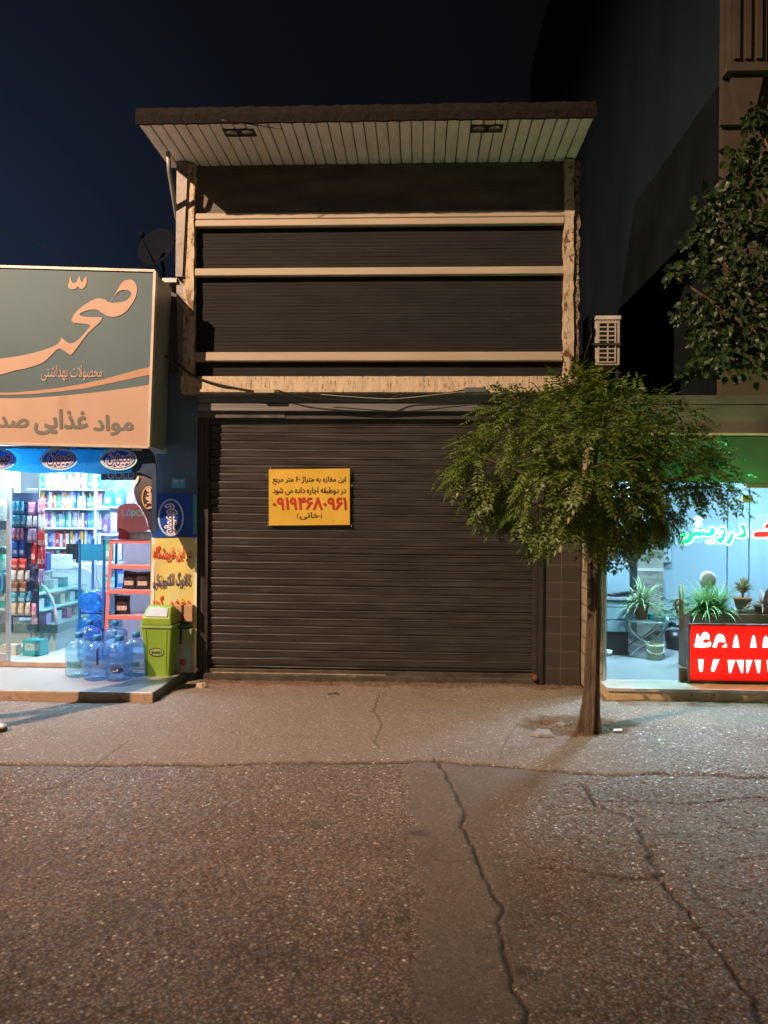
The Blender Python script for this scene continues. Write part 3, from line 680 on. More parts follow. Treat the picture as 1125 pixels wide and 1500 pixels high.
b.prism([f2 + V((-.04, .055, .01)), f2 + V((-.04, .5, .01)), f2 + V((-3.6, .5, .05)), f2 + V((-3.6, -.02, .05))], (0, 0, .03)); b.build('housing', mat('sign_side_metal', (.34, .34, .36), .45, .3, var=.1), ss)
b = MB(); b.box(-2.5, -2.36, -.09, -.02, 3.86, 3.9); b.box(-2.36, -2.28, -.04, .06, 3.78, 3.92); b.build('bracket', M_steel, ss)
# awning valance with the three ovals
YV = -.47
pV = pl0(YV)
vl = thing('awning_valance', 'bright blue awning valance with three white ring logos hanging under the shop sign', 'awning', pV(100, 690))
b = MB(); loops = []
for i in range(41):
    px = XO + (193 - XO) * i / 40; w_ = .006 * math.sin(i * 1.3)
    top, bot = pV(px, 656.5), pV(px, 691 + 3 * (px / 193) * (px > 0) + 1.2 * math.sin(i * .9))
    loops.append([top + V((0, w_ * .3, 0)), (top * .5 + bot * .5) + V((0, w_ * .6, 0)), bot + V((0, w_, 0))])
b.loft(loops, closed=False, smooth=True); b.build('cloth', fabric('awning_blue', (.01, .20, .52), .62, .18, 3), vl)
b = MB(); b.tube([pV(XO, 655) + V((0, .03, 0)), pV(206, 656.5) + V((0, .03, 0))], .022, 8); b.build('rail', M_white, vl)
M_oval = fabric('oval_blue', (.02, .17, .52), .55); M_cyan = mat('ring_cyan', (.55, .9, .97), .4, var=.05); M_lt = mat('logo_white', (.85, .86, .9), .5, var=.03); M_pu = mat('logo_purple', (.10, .075, .30), .5, var=.05)
for cx in (-2, 87.5, 174.5):
    mn = lambda *a: None
    e = shapepx('oval', [ell(cx, 673, 26, 15.3)], pV, M_oval, vl, .010)
    ringpx('ring', cx, 673, 27, 16, 2.2, pV, M_cyan, e, .013)
    ringpx('ring', cx - 1, 672.5, 23.2, 13.4, 1.0, pV, M_lt, e, .013)
    letpx('lettering', 'میهن', (cx - 17.5, 664, cx + 17.5, 683), pV, M_lt, e, .085, .016)
    letpx('lettering', 'میهن', (cx - 17.5, 664, cx + 17.5, 683), pV, M_pu, e, .012, .019)
    hx, hy = cx - 7, 658.5
    shapepx('heart', [smoothpoly([(hx, hy + 5), (hx - 5, hy), (hx - 4, hy - 3.2), (hx - 1.5, hy - 3), (hx, hy - 1), (hx + 2, hy - 3.4), (hx + 4.4, hy - 2.6), (hx + 4, hy + 1)], 3)], pV, M_cyan, e, .016)
b = MB(); b.prism([P(193, 657, -.44), P(218, 657.5, -.44), P(225.5, 666, -.44), P(229, 690, -.44), P(229.5, 779, -.44), P(222, 779, -.44), P(222, 700, -.44), P(205, 692, -.44), P(193, 692, -.44)], (0, .02, 0)); b.build('end_panel', mat('navy_panel', (.035, .07, .15), .4, var=.2), vl)
# small black fascia board lettered GOLD
gb = thing('name_board', 'grey board with white Latin capitals half hidden by the blue valance', 'sign', P(174, 702, -.3))
b = MB(); b.prism([P(148, 703, -.3), P(203, 703, -.3), P(203, 680, -.3), P(148, 680, -.3)], (0, .02, 0)); b.build('board', mat('warm_grey_board', (.22, .2, .19), .5), gb)
letpx('lettering', 'GOLD', (158, 691, 197, 701.5), pl0(-.3), M_lt, gb, .02, .004, raw=True)
# curved brown advertising flag at the door edge
pf = lambda px, py: P(px, py, -.40 - .03 * math.sin((py - 690) / 25))
fg = thing('advertising_flag', 'curved dark brown hanging flag with pale orange oval logo at the shop door edge', 'flag', P(217, 779, -.4))
out = [(203, 692), (214, 690), (225, 697), (228, 715), (228, 779), (219, 776), (216, 764), (209, 748), (201, 736), (196, 722), (198, 712), (203, 703)]
pts = smoothpoly(out, 3); v2, f2_ = fill2d([[V(p) for p in pts]])
b = MB(); b.prism([pf(p.x, p.y) for p in pts], (0, .008, 0)); b.build('cloth', mat('flag_brown', (.06, .05, .065), .5, var=.3, scale=5), fg)
shapepx('curl', [smoothpoly([(193, 714), (197, 706), (203, 696), (203, 702), (201, 708), (194, 716)], 2)], pl0(-.43), M_lt, fg, .004)
ringpx('oval', 218, 729, 10.5, 17, 2, pl0(-.432), mat('flag_orange', (.62, .36, .2), .5), fg, .004)
lettering('lettering', 'میهن', P(224, 744, -.434), P(224, 715, -.434) - P(224, 744, -.434), P(213, 744, -.434) - P(224, 744, -.434), mat('flag_cream', (.75, .55, .42), .5), fg, .04, .004)
# post, number plate, blue sign, banner on the pier
b = MB(); b.box(-2.575, -2.535, -.12, -.08, 1.78, 2.28); b.box(-2.6, -2.44, -.13, -.05, 2.2, 2.25); tag(b.build('sign_bracket', mat('bluish_post', (.5, .54, .58), .4, .4), None, 'auto', .004), 'short pale steel bracket post under the corner of the shop sign', 'bracket')
pp = pl0(-.045)
npl = thing('number_plate', 'small cyan house number plate fixed on the pier', 'sign', pp(261, 716))
b = MB(); b.prism([pp(251.5, 715), pp(271, 715), pp(271, 701), pp(251.5, 701)], (0, .008, 0)); b.build('plate', mat('plate_cyan', (.10, .42, .60), .4, var=.08), npl)
letpx('lettering', '۲۵۳', (254, 703, 262, 707.5), pp, M_lt, npl, .01, raw=True); letpx('lettering', '۷۱', (265, 703, 269, 707), pp, M_lt, npl, .01, raw=True)
bs = thing('brand_sign', 'blue sign with white sideways script in a pale oval above the yellow banner', 'sign', P(260, 787, -.05))
pb = pl0(-.05)
b = MB(); b.prism([pb(223, 787), pb(289, 786.5), pb(289, 723), pb(230, 722), pb(230, 775), pb(223, 776)], (0, .02, 0)); b.build('board', mat('sign_cobalt', (.015, .075, .42), .35, var=.25, scale=3), bs)
b = MB(); b.prism([pb(283, 783), pb(288.5, 782), pb(288.5, 724), pb(283, 724)], (0, -.002, 0)); b.build('edge_stripe', mat('stripe_green', (.05, .35, .27), .4, var=.3, scale=3), bs)
shapepx('oval', [ell(250.5, 758, 18, 26.5)], pb, mat('oval_royal', (.01, .07, .46), .35), bs, .003)
ringpx('ring', 250.5, 758, 19, 27.5, 2.6, pb, mat('ring_pale_blue', (.5, .68, .85), .4, var=.2, scale=8), bs, .006)
for bo, mm, li in ((.10, M_lt, .008), (.005, M_pu, .011)):
    o_ = pb(259, 781.5); lettering('lettering', 'دومینو', pb(259, 781.5), pb(259, 739) - pb(259, 781.5), pb(243, 781.5) - pb(259, 781.5), mm, bs, bo, li)
bn = thing('banner', 'yellow and cream cloth banner with three lines of red and purple script on the pier', 'banner', P(255, 985, -.035))
pn = pl0(-.04)
b = MB(); loops = []
for i in range(15):
    q = 787 + (985 - 787) * i / 14; xa = 222 - 4 * i / 14; xb = 289 - 1.5 * i / 14
    loops.append([P(xa + (xb - xa) * j / 8, q, -.04 - .005 * math.sin(i * .8 + j * .9) * (1 if i else 0)) for j in range(9)])
b.loft(loops, closed=False, smooth=True)
m, t, bb = nt('banner_print'); n = noise(t, 4, 3, stretch=(1, 1, .5)); lk(t, ramp(t, n.outputs[0], [(.3, (.72, .72, .5)), (.45, (.70, .66, .2)), (.6, (.72, .58, .22)), (.75, (.52, .66, .3))]).outputs[0], bb.inputs['Base Color']); bb.inputs['Roughness'].default_value = .5
b.build('cloth', m, bn)
M_rb = mat('banner_red', (.62, .04, .03), .5, var=.15); M_pb = mat('banner_purple', (.09, .05, .16), .5, var=.15)
letpx('lettering', 'در این فروشگاه', (225, 799, 281, 822), pn, M_rb, bn, .03, .012)
letpx('lettering', 'کالابرگ الکترونیکی', (224.5, 838, 279.5, 862), pn, M_pb, bn, .03, .012)
letpx('lettering', 'عرضه می گردد', (223, 872, 279, 895), pn, M_rb, bn, .03, .012)
b = MB(); b.prism([pn(221.5, 985), pn(224, 985), pn(227, 787), pn(222.5, 787)], (0, -.003, 0)); b.prism([pn(284, 985), pn(287, 985), pn(289, 787), pn(286, 787)], (0, -.003, 0)); b.build('hem', M_lt, bn)

# ---- waste bin
bx, by = -2.445, -.22
bi = thing('waste_bin', 'lime green swing-lid waste bin with an oval logo on the white platform', 'bin', (bx, by, zt))
M_lime = mat('lime_plastic', (.25, .42, .045), .38, var=.09, scale=3, wear=(.2, .33, .06), wearamt=.64, stretch=(2, 2, .6), bump=.04); M_lid = mat('pale_lime_plastic', (.34, .5, .17), .35, var=.05)
def frus(b, w0, d0, z0, w1, d1, z1, r=.02, n=3):
    L = []
    for w, d, zq in ((w0, d0, z0), (w1, d1, z1)):
        q = []
        for sx, sy, a0 in ((1, 1, 0), (-1, 1, 90), (-1, -1, 180), (1, -1, 270)):
            for k in range(n + 1):
                a = math.radians(a0 + 90 * k / n); q.append(V((bx + sx * (w / 2 - r) + r * math.cos(a), by + sy * (d / 2 - r) + r * math.sin(a), zq)))
        L.append(q)
    return b.loft(L, smooth=False)
b = MB(); frus(b, .235, .19, zt, .29, .235, zt + .47); body = b.build('body', M_lime, bi)
b = MB(); frus(b, .315, .26, zt + .455, .32, .265, zt + .48); b.build('rim', M_lid, bi, bevel=.004)
b = MB()
lidp = [(-.13, .48), (.13, .48), (.13, .55), (.085, .63), (.02, .66), (-.05, .64), (-.125, .55)]
b.loft([[V((bx + sx * (.145 - .03 * max(0, (zq - .5)) / .16), by + yy, zt + zq)) for yy, zq in lidp] for sx in (-1, 1)]); lid = b.build('lid', M_lime, bi, bevel=.012)
b = MB(); o_ = V((bx, by, zt)); b.hexa([o_ + V(q) for q in ((-.105, -.128, .565), (.105, -.128, .565), (.105, -.12, .56), (-.105, -.12, .56), (-.092, -.062, .64), (.092, -.062, .64), (.092, -.05, .632), (-.092, -.05, .632))]); b.build('flap', mat('flap_blue_grey', (.5, .6, .68), .25, var=.06), lid, bevel=.004)
b = MB(); b.obox((bx - .165, by - .03, zt + .45), V((.012, 0, 0)), V((0, .03, 0)), V((0, 0, .05))); b.build('handle', M_lid, bi, bevel=.004)
fa = lambda px, py: (lambda t_: V((bx + (px - 223.5) * .0063, by - .095 - .0225 * ((945 - py) * .0063 + .22) / .47 - .003, zt + .235 + (943 - py) * .0063)))(0)
ringpx('logo_ring', 223.5, 944, 11.5, 6.6, 1.0, fa, M_bk, body, .003)
shapepx('logo_field', [ell(223.5, 944, 10.4, 5.6)], fa, M_lid, body, .001)
letpx('lettering', 'دومینو', (216, 941, 231, 947.5), fa, M_bk, body, .02, .004)
b = MB()
for s in (-1, 1): b.hexa([o_ + V(q) for q in ((s * .085 - .003, -.103, .03), (s * .085 + .003, -.103, .03), (s * .085 + .003, -.095, .03), (s * .085 - .003, -.095, .03), (s * .098 - .003, -.122, .43), (s * .098 + .003, -.122, .43), (s * .098 + .003, -.114, .43), (s * .098 - .003, -.114, .43))])
b.build('rib', M_lime, body)

# ---- cartons next to it
def carton(name, label, q, m, tape=None, mark=None, tilt=0):
    x0, x1, y0, y1, z0, z1 = q
    t_ = thing(name, label, 'box', ((x0 + x1) / 2, (y0 + y1) / 2, z0))
    b = MB(); b.box(x0, x1, y0, y1, z0, z1); b.build('box_body', m, t_, bevel=.004)
    b = MB(); b.box((x0 + x1) / 2 - .012, (x0 + x1) / 2 + .012, y0 - .002, y1 + .002, z0 - .0, z1 + .002); b.build('tape', tape or M_black, t_)
    if mark:
        b = MB(); b.lathe((x1 - .06, y0 - .003, z0 + .1), [(.03, 0), (.03, .003), (0, .003)], 18, (0, -1, 0)); b.build('printed_disc', mark, t_)
    t_.rotation_euler = (0, tilt, 0); return t_
M_kraft = mat('kraft_card', (.5, .32, .19), .8, var=.12); M_gk = mat('green_card', (.3, .36, .2), .8, var=.15)
carton('carton', 'pale blue flat carton with a red disc standing lowest beside the green bin', (-2.37, -2.19, -.13, -.05, zt, zt + .27), mat('pale_blue_card', (.34, .45, .47), .7, var=.15), M_kraft, mat('disc_red', (.5, .12, .1), .6))
carton('carton', 'olive green carton lying on the pale blue one behind the bin', (-2.38, -2.175, -.14, -.045, zt + .274, zt + .42), M_gk, M_bk, None, .04)
carton('carton', 'tan strapped carton on top of the stack next to the bin', (-2.36, -2.17, -.12, -.045, zt + .49, zt + .645), M_kraft, M_bk)
b = MB(); b.lathe((-2.28, -.09, zt + .415), [(.02, 0), (.085, .01), (.09, .035), (.05, .07), (.0, .078)], 14)
for i in range(len(b.v)): b.v[i] = V((-2.28 + (b.v[i].x + 2.28) * 1.0 + R.uniform(-.006, .006), -.09 + (b.v[i].y + .09) * .5, b.v[i].z + R.uniform(-.005, .005)))
tag(b.build('plastic_bag', mat('teal_black_bag', (.03, .09, .12), .3, var=.3), None, 'auto'), 'crumpled dark teal bag squeezed between the tan and the olive carton', 'bag')

# ---- water bottles
M_wb = thin('water_blue', (.66, .83, 1.), .25, .08, .24, (.22, .5, 1.)); M_cap = mat('cap_blue', (.03, .25, .62), .4, var=.05); M_lb = mat('label_navy', (.04, .06, .22), .5, var=.15)
BPROF = [(.0, .0), (.085, 0), (.112, .012), (.118, .03), (.118, .075), (.111, .085), (.118, .095), (.118, .15), (.111, .16), (.118, .17), (.118, .225), (.111, .235), (.118, .245), (.118, .285), (.10, .315), (.055, .335), (.033, .345), (.031, .37)]
def wbottle(label, loc, lab=0, tint=None):
    t_ = thing('water_bottle', label, 'water bottle', loc, 'large refill water bottles'); L = V(loc)
    b = MB(); b.lathe(L, BPROF, 28, caps=False); body = b.build('body', tint or M_wb, t_)
    b = MB(); b.lathe(L + V((0, 0, .362)), [(.036, 0), (.037, .03), (.035, .045), (.0, .047)], 16); b.build('cap', M_cap, t_)
    if lab == 1:
        b = MB(); o_ = L + V((0, 0, .11)); n = 10; rr = .1205
        for i in range(n):
            a0, a1 = [-PI / 2 + (j / n - .5) * 1.0 + .2 for j in (i, i + 1)]; h0, h1 = [.028 * math.sqrt(max(0, 1 - (2 * j / n - 1) ** 2)) for j in (i, i + 1)]
            b.quad(*[o_ + V((rr * math.cos(a), rr * math.sin(a), h)) for a, h in ((a0, -h0), (a1, -h1), (a1, h1), (a0, h0))])
        b.build('label', M_lb, body)
        lettering('lettering', 'آب', o_ + V((-.012, -.1225, -.012)), V((.05, 0, 0)), V((0, 0, .024)), M_lt, body, .02)
    if lab == 2:
        b = MB(); n = 8
        for i in range(n):
            a0, a1 = [-PI / 2 + (j / n - .5) * 1.2 for j in (i, i + 1)]; b.quad(*[L + V((.1205 * math.cos(a), .1205 * math.sin(a), h)) for a, h in ((a0, .1), (a1, .1), (a1, .15), (a0, .15))])
        b.build('label', mat('label_teal', (.1, .3, .4), .5, var=.6, scale=40), body)
    if lab == 3:
        b = MB(); b.tube([L + V((.055, -.118, .31)), L + V((.055, -.128, .29)), L + V((.055, -.128, .18)), L + V((.055, -.118, .16))], .011, 8); b.build('handle', M_lb, body)
    return t_
def on(px, py, zq): p = G(px, py, zq); return (p.x, p.y - 0 + .118, zq)
wbottle('pale cyan water bottle with teal label, nearest to the deli counter', on(107, 994, zt), 2, thin('water_cyan', (.75, .95, 1.), .25, .08, .2, (.4, .82, 1.)))
wbottle('blue water bottle with a dark upright handle, on the platform between two labelled bottles', on(134, 999, zt), 3)
wbottle('blue water bottle with an oval navy label, at the platform front near the bin', on(167, 1000, zt), 1)
wbottle('water bottle with teal label partly hidden by the green bin', on(192, 993, zt), 2)
wbottle('purple-blue water bottle behind the one with the navy label', (-3.28, .12, .14), 0); wbottle('water bottle standing behind the bin on the shop floor', (-3.01, .10, .14), 0)

# ---- blue bottle rack with two lying bottles
rk = thing('bottle_rack', 'tall blue steel rack with a blank blue header holding lying water bottles', 'rack', (-3.28, .42, .14))
M_rkb = mat('rack_blue', (.02, .17, .5), .4, var=.08)
rx0, rx1 = x_(116.5, 850, .25), x_(152, 850, .25)
for x in (rx0, rx1):
    b = MB(); b.box(x - .012, x + .012, .24, .264, .14, 1.345); b.build('post', M_rkb, rk, bevel=.003)
    b = MB(); b.box(x - .012, x + .012, .56, .584, .14, 1.345); b.build('post', M_rkb, rk, bevel=.003)
b = MB(); b.box(rx0 + .012, rx1 - .012, .245, .258, z(821, 134, .25), z(797, 134, .25)); b.build('header', mat('header_blue', (.02, .3, .68), .35, var=.05), rk)
for k, (cx, cy) in enumerate(((131, 882), (127.5, 922))):
    c = P(cx, cy, .2)
    b = MB()
    for x in (rx0, rx1): b.box(x - .008, x + .008, .264, .56, c.z - .13, c.z - .115)
    for yy in (.3, .5): b.box(rx0 + .008, rx1 - .008, yy - .008, yy + .008, c.z - .135, c.z - .117)
    b.build('cradle', M_rkb, rk)
    t_ = thing('water_bottle', ('upper' if k == 0 else 'lower') + ' water bottle lying base forward in the blue steel rack', 'water bottle', c, 'large refill water bottles')
    b = MB(); b.lathe(c, [(.0, .02), (.03, .016), (.075, .004), (.10, .0), (.112, .012), (.116, .03), (.116, .08), (.11, .088), (.116, .096), (.116, .16), (.11, .168), (.116, .176), (.116, .28), (.08, .32), (.033, .345), (.031, .37)], 28, (-.12, 1, 0), caps=False)
    bd = b.build('body', thin('bottle_bright', (.2, .62, 1.), .25, .08, .45, (.05, .42, .95)), t_)
    b = MB(); b.tube([c + V((-.012, -.004, -.01)), c + V((.0, -.012, .0)), c + V((.02, -.004, .025))], .006, 6); b.tube([c + V((0, -.008, 0)), c + V((-.03, -.002, 0))], .006, 6); b.build('base_ribs', M_cap, bd)
    b = MB(); ax = V((-.12, 1, 0)).normalized(); b.lathe(c + ax * .362, [(.036, 0), (.037, .04), (.0, .042)], 14, tuple(ax)); b.build('cap', M_cap, t_)

# ---- red snack rack
rr_ = thing('snack_rack', 'red and grey snack display rack with a rounded red header beside the yellow banner', 'display rack', (-2.9, .35, .14))
M_red = mat('rack_red', (.88, .22, .2), .4, var=.08); M_lil = fabric('rack_grey', (.82, .79, .86), .5, .05)
YR = .22; pR = pl0(YR)
xa, xb = x_(160, 850, YR), x_(226, 850, YR)
b = MB(); b.hexa([P(153, 925, YR), P(158, 925, YR), P(158, 925, YR + .36), P(153, 925, YR + .36), P(160.5, 793, YR), P(165, 793, YR), P(165, 793, YR + .36), P(160.5, 793, YR + .36)]); b.build('side_frame', M_red, rr_)
b = MB(); b.box(xb, xb + .02, YR, YR + .36, .14, z(793, 190, YR)); b.build('side_frame', M_red, rr_)
b = MB(); b.box(xa + .01, xb, YR + .34, YR + .36, .2, z(795, 190, YR)); b.build('back_panel', M_lil, rr_)
for k, q in enumerate((791.5, 829, 865.5, 903)):
    zq = z(q, 190, YR); xq = x_(161 - k * 1.8, q, YR)
    b = MB(); b.box(xq, xb, YR, YR + .34, zq - .006, zq + .006); sh = b.build('shelf', M_lil, rr_)
    b = MB(); b.box(xq, xb, YR - .012, YR, zq - .03, zq + .008); b.build('price_rail', M_red, sh, bevel=.002)
hd = [(172, 780), (171, 770), (172, 747), (175, 741), (181, 738.5), (197, 737), (203, 742), (210, 753), (216, 770), (217, 777), (190, 780), (182, 776)]
b = MB(); b.prism([pR(*q) for q in smoothpoly(hd, 2)], (0, .03, 0)); hdr = b.build('header', M_red, rr_)
for i, (ch, colr) in enumerate(zip('Lopco', ((.8, .6, .4), (.5, .55, .85), (.55, .75, .5), (.8, .7, .3), (.7, .8, .5)))):
    letpx('lettering', ch, (179 + i * 7, 747 + (i % 3 == 2) * 1, 185 + i * 7, 756 + (i == 2) * 3), pR, mat('letter_%d' % i, colr, .5), hdr, .03, .004, raw=True)
b = MB(); b.prism([pR(173, 790), pR(187, 790), pR(187, 777), pR(174, 773)], (0, .3, 0)); b.build('cheek', mat('rack_red_dark', (.45, .04, .05), .4), rr_)
def pillow(c, w, h, d, m, name, label, cat, group, m2=None, tilt=0, parts=True):
    """sealed packet: puffy middle, flat crimped ends"""
    c = V(c); b = MB(); loops = []; ca, sa = math.cos(tilt), math.sin(tilt)
    for i in range(7):
        tt = i / 6; zq = (tt) * h; k = math.sin(PI * min(1, max(0, (tt - .06) / .88))) ** .6 if .05 < tt < .95 else 0.02
        wd = w * (1 - .10 * k) / 2
        L = []
        for j in range(12):
            a = 2 * PI * j / 12; x = wd * math.cos(a); y = d / 2 * k * math.sin(a) + .0008 * math.sin(a); x *= 1 + R.uniform(-.02, .02)
            L.append(c + V((x * ca - zq * sa, y, zq * ca + x * sa)))
        loops.append(L)
    b.loft(loops, smooth=True)
    if m2: b.mat(1).obox(c + V((-h * .35 * sa, -d * .47, h * .35)), V((w * .3, 0, 0)), V((0, .003, 0)), V((0, 0, h * .12)))
    o = b.build(name, [m, m2 or m], None, tuple(c)); return tag(o, label, cat, group)
M_pk = mat('packet_dark', (.045, .03, .04), .3, var=.9, scale=30); M_pw = mat('packet_print', (.6, .5, .5), .4, var=.4, scale=50)
g_ = 'dark snack packets in the red rack'
zs1, zs2 = z(865.5, 190, YR) + .008, z(903, 190, YR) + .008
pillow((x_(189, 850, YR + .1), YR + .1, zs1), .155, .185, .05, M_pk, 'snack_packet', 'dark packet leaning over on the middle shelf of the red rack', 'snack packet', g_, M_pw, -.12)
pillow((x_(211, 850, YR + .1), YR + .09, zs1), .165, .18, .05, M_pk, 'snack_packet', 'dark packet with white print next to the banner on the red rack', 'snack packet', g_, M_pw, .08)
pillow((x_(180, 888, YR + .1), YR + .1, zs2), .17, .19, .05, M_pk, 'snack_packet', 'single dark packet on the lower shelf of the red rack', 'snack packet', g_, M_pw, .03)
b = MB(); b.box(x_(188, 785, YR + .02), x_(221, 785, YR), YR + .02, YR + .2, z(791, 190, YR) + .007, z(778, 190, YR)); tag(b.build('carton_tray', mat('tray_card', (.55, .42, .38), .7, var=.3, scale=30), None, 'auto', .003), 'open pinkish cardboard tray on top of the red rack below its header', 'tray')

# ---- shelves and goods inside the grocery
M_shelf = mat('shelf_white', (.6, .63, .68), .4, var=.05)
PAL = {'cyan': (.08, .42, .6), 'pink': (.7, .25, .4), 'white': (.7, .72, .74), 'orange': (.75, .36, .06), 'gold': (.7, .42, .1), 'red': (.6, .05, .05), 'purple': (.2, .1, .45), 'blue': (.05, .16, .6),
       'green': (.1, .42, .25), 'teal': (.05, .38, .4), 'lilac': (.5, .38, .62), 'cream': (.68, .58, .42), 'brown': (.25, .12, .07), 'navy': (.04, .06, .25), 'yellow': (.75, .6, .1)}
def gm(n): return mat('goods_' + n, PAL[n], .4, var=.08, scale=20)
def prt(n): return mat('print_' + n, tuple(min(.85, c * .5 + .35) for c in PAL[n]), .45, var=.4, scale=60)
def goods(kind, colr, c, w, h, label, cat, group):
    b = MB(); c = V(c); m2 = prt(colr)
    if kind == 'box':
        b.box(c.x - w / 2, c.x + w / 2, c.y - w * .35, c.y + w * .35, c.z, c.z + h)
        b.mat(1).box(c.x - w * .38, c.x + w * .38, c.y - w * .35 - .002, c.y - w * .35, c.z + h * .35, c.z + h * .8)
    elif kind == 'bottle':
        r = w / 2; b.lathe(c, [(0, 0), (r * .95, 0), (r, h * .03), (r, h * .6), (r * .85, h * .7), (r * .35, h * .82), (r * .33, h * .88)], 12)
        b.mat(1).lathe(c + V((0, 0, h * .86)), [(r * .4, 0), (r * .4, h * .13), (0, h * .14)], 10); b.lathe(c + V((0, 0, h * .18)), [(r * 1.02, 0), (r * 1.02, h * .32)], 12, caps=False)
    elif kind == 'jug':
        r = w / 2; L = []
        for q, kx in ((0, .95), (.05, 1), (.5, .98), (.72, .8), (.86, .42), (.9, .3)):
            L.append([c + V((r * kx * math.cos(2 * PI * j / 12) + (r * .18 if q > .6 else 0), r * .55 * kx * math.sin(2 * PI * j / 12), h * q)) for j in range(12)])
        b.loft(L, smooth=True); b.mat(1).lathe(c + V((r * .18, 0, h * .89)), [(r * .34, 0), (r * .32, h * .11), (0, h * .11)], 10)
        b.tube([c + V((-r * .62, 0, h * .58)), c + V((-r * .5, 0, h * .8)), c + V((-r * .1, 0, h * .9))], r * .12, 6); b.obox(c + V((0, -r * .56, h * .3)), V((r * .5, 0, 0)), V((0, .004, 0)), V((0, 0, h * .16)))
    elif kind == 'tin':
        r = w / 2; b.lathe(c, [(0, 0), (r, 0), (r, h * .9), (r * .9, h * .92), (r * .9, h), (0, h)], 14); b.mat(1).lathe(c + V((0, 0, h * .2)), [(r * 1.02, 0), (r * 1.02, h * .5)], 14, caps=False)
    else:
        return pillow((c.x, c.y, c.z), w, h, w * .3, gm(colr), 'packet', label, cat, group, m2)
    o = b.build({'box': 'carton', 'bottle': 'bottle', 'jug': 'detergent_jug', 'tin': 'tin'}[kind], [gm(colr), m2], None, tuple(c))
    return tag(o, label, cat, group)
YB = 2.9
bsx0, bsx1 = x_(40, 760, YB), x_(147, 760, YB)
bk_ = thing('shelving_unit', 'tall white back-wall shelving full of small groceries inside the lit shop', 'shelves', ((bsx0 + bsx1) / 2, YB + .2, .14))
sy_ = [716, 744.5, 773, 802, 832, 862, 895]
for q in sy_:
    zq = z(q, 100, YB); b = MB(); b.box(bsx0, bsx1, YB, YB + .38, zq - .02, zq); b.build('shelf', M_shelf, bk_)
for q in (bsx0 - .02, x_(96, 760, YB), bsx1):
    b = MB(); b.box(q, q + .02, YB + .37, YB + .40, .14, 2.3); b.build('upright', M_shelf, bk_)
b = MB(); b.box(bsx0, bsx1, YB + .4, YB + .41, .14, 2.3); b.build('back_panel', mat('shelf_back', (.3, .38, .5), .6), bk_)
NMR = ['top', 'second', 'third', 'fourth', 'fifth', 'lowest']
ROWS = [
 (716, 'top', [('box', 'purple', 9), ('box', 'lilac', 8), ('packet', 'teal', 9), ('packet', 'green', 10), ('box', 'white', 9), ('packet', 'cream', 9), ('tin', 'gold', 8)]),
 (744.5, 'second', [('packet', 'green', 14), ('packet', 'white', 9), ('box', 'blue', 8), ('box', 'white', 8), ('tin', 'gold', 7), ('tin', 'orange', 7), ('tin', 'gold', 7), ('box', 'pink', 8), ('box', 'red', 8), ('box', 'pink', 8), ('packet', 'white', 9), ('packet', 'cyan', 9)]),
 (773, 'third', [('bottle', 'cream', 5), ('bottle', 'white', 5), ('bottle', 'cream', 5), ('packet', 'white', 8), ('packet', 'lilac', 12), ('bottle', 'pink', 6), ('bottle', 'cyan', 6), ('packet', 'cyan', 8), ('bottle', 'pink', 6), ('packet', 'purple', 8), ('packet', 'white', 8), ('jug', 'teal', 9)]),
 (802, 'fourth', [('box', 'navy', 7), ('bottle', 'white', 4), ('bottle', 'teal', 4), ('box', 'blue', 6), ('box', 'cyan', 6), ('box', 'purple', 5), ('box', 'pink', 6), ('packet', 'white', 8), ('packet', 'orange', 9), ('packet', 'red', 10), ('packet', 'cream', 9), ('packet', 'white', 9)]),
 (832, 'fifth', [('packet', 'pink', 8), ('box', 'green', 7), ('packet', 'red', 8), ('box', 'cyan', 7), ('packet', 'white', 8), ('box', 'teal', 7), ('packet', 'cream', 9), ('box', 'white', 8), ('packet', 'pink', 8), ('box', 'blue', 7), ('packet', 'orange', 8)]),
 (862, 'sixth', [('tin', 'white', 7), ('tin', 'navy', 7), ('tin', 'white', 7), ('box', 'brown', 8), ('tin', 'cream', 7), ('box', 'white', 8), ('tin', 'navy', 7), ('tin', 'green', 7), ('box', 'navy', 9), ('tin', 'white', 7), ('tin', 'red', 7)])]
KN = {'box': ('carton', 'carton'), 'bottle': ('bottle', 'bottle'), 'jug': ('detergent jug', 'detergent'), 'tin': ('tin', 'tin'), 'packet': ('packet', 'packet')}
def stock(items, x0, x1, yy, zq, hmax, where, group):
    tot = sum(i[2] for i in items); x = x0; cnt = {}; num = {}
    for k, cl, w in items: num[(k, cl)] = num.get((k, cl), 0) + 1
    for k, cl, w in items:
        ww = (x1 - x0) * w / tot; i = cnt.get((k, cl), 0); cnt[(k, cl)] = i + 1
        lab = ((ORD[i] + ' ') if num[(k, cl)] > 1 else '') + cl + ' ' + KN[k][0] + (' counting from the shop entrance post' if num[(k, cl)] > 1 else '') + ' on the ' + where
        goods(k, cl, (x + ww / 2, yy + R.uniform(0, .03), zq + .001), ww * R.uniform(.9, 1.0), hmax * R.uniform(.7, 1.0), lab, KN[k][1], group); x += ww
for q, nm_, items in ROWS:
    R2 = random.Random(int(q)); items = [i for i in items] + [(k, c_, w_ * R2.uniform(.7, 1.1)) for k, c_, w_ in items]; R2.shuffle(items)
    zq = z(q, 100, YB); stock(items, bsx0 + .12, bsx1 - .03, YB + .1, zq, .245, nm_ + ' back shelf', 'goods on the back shelves')
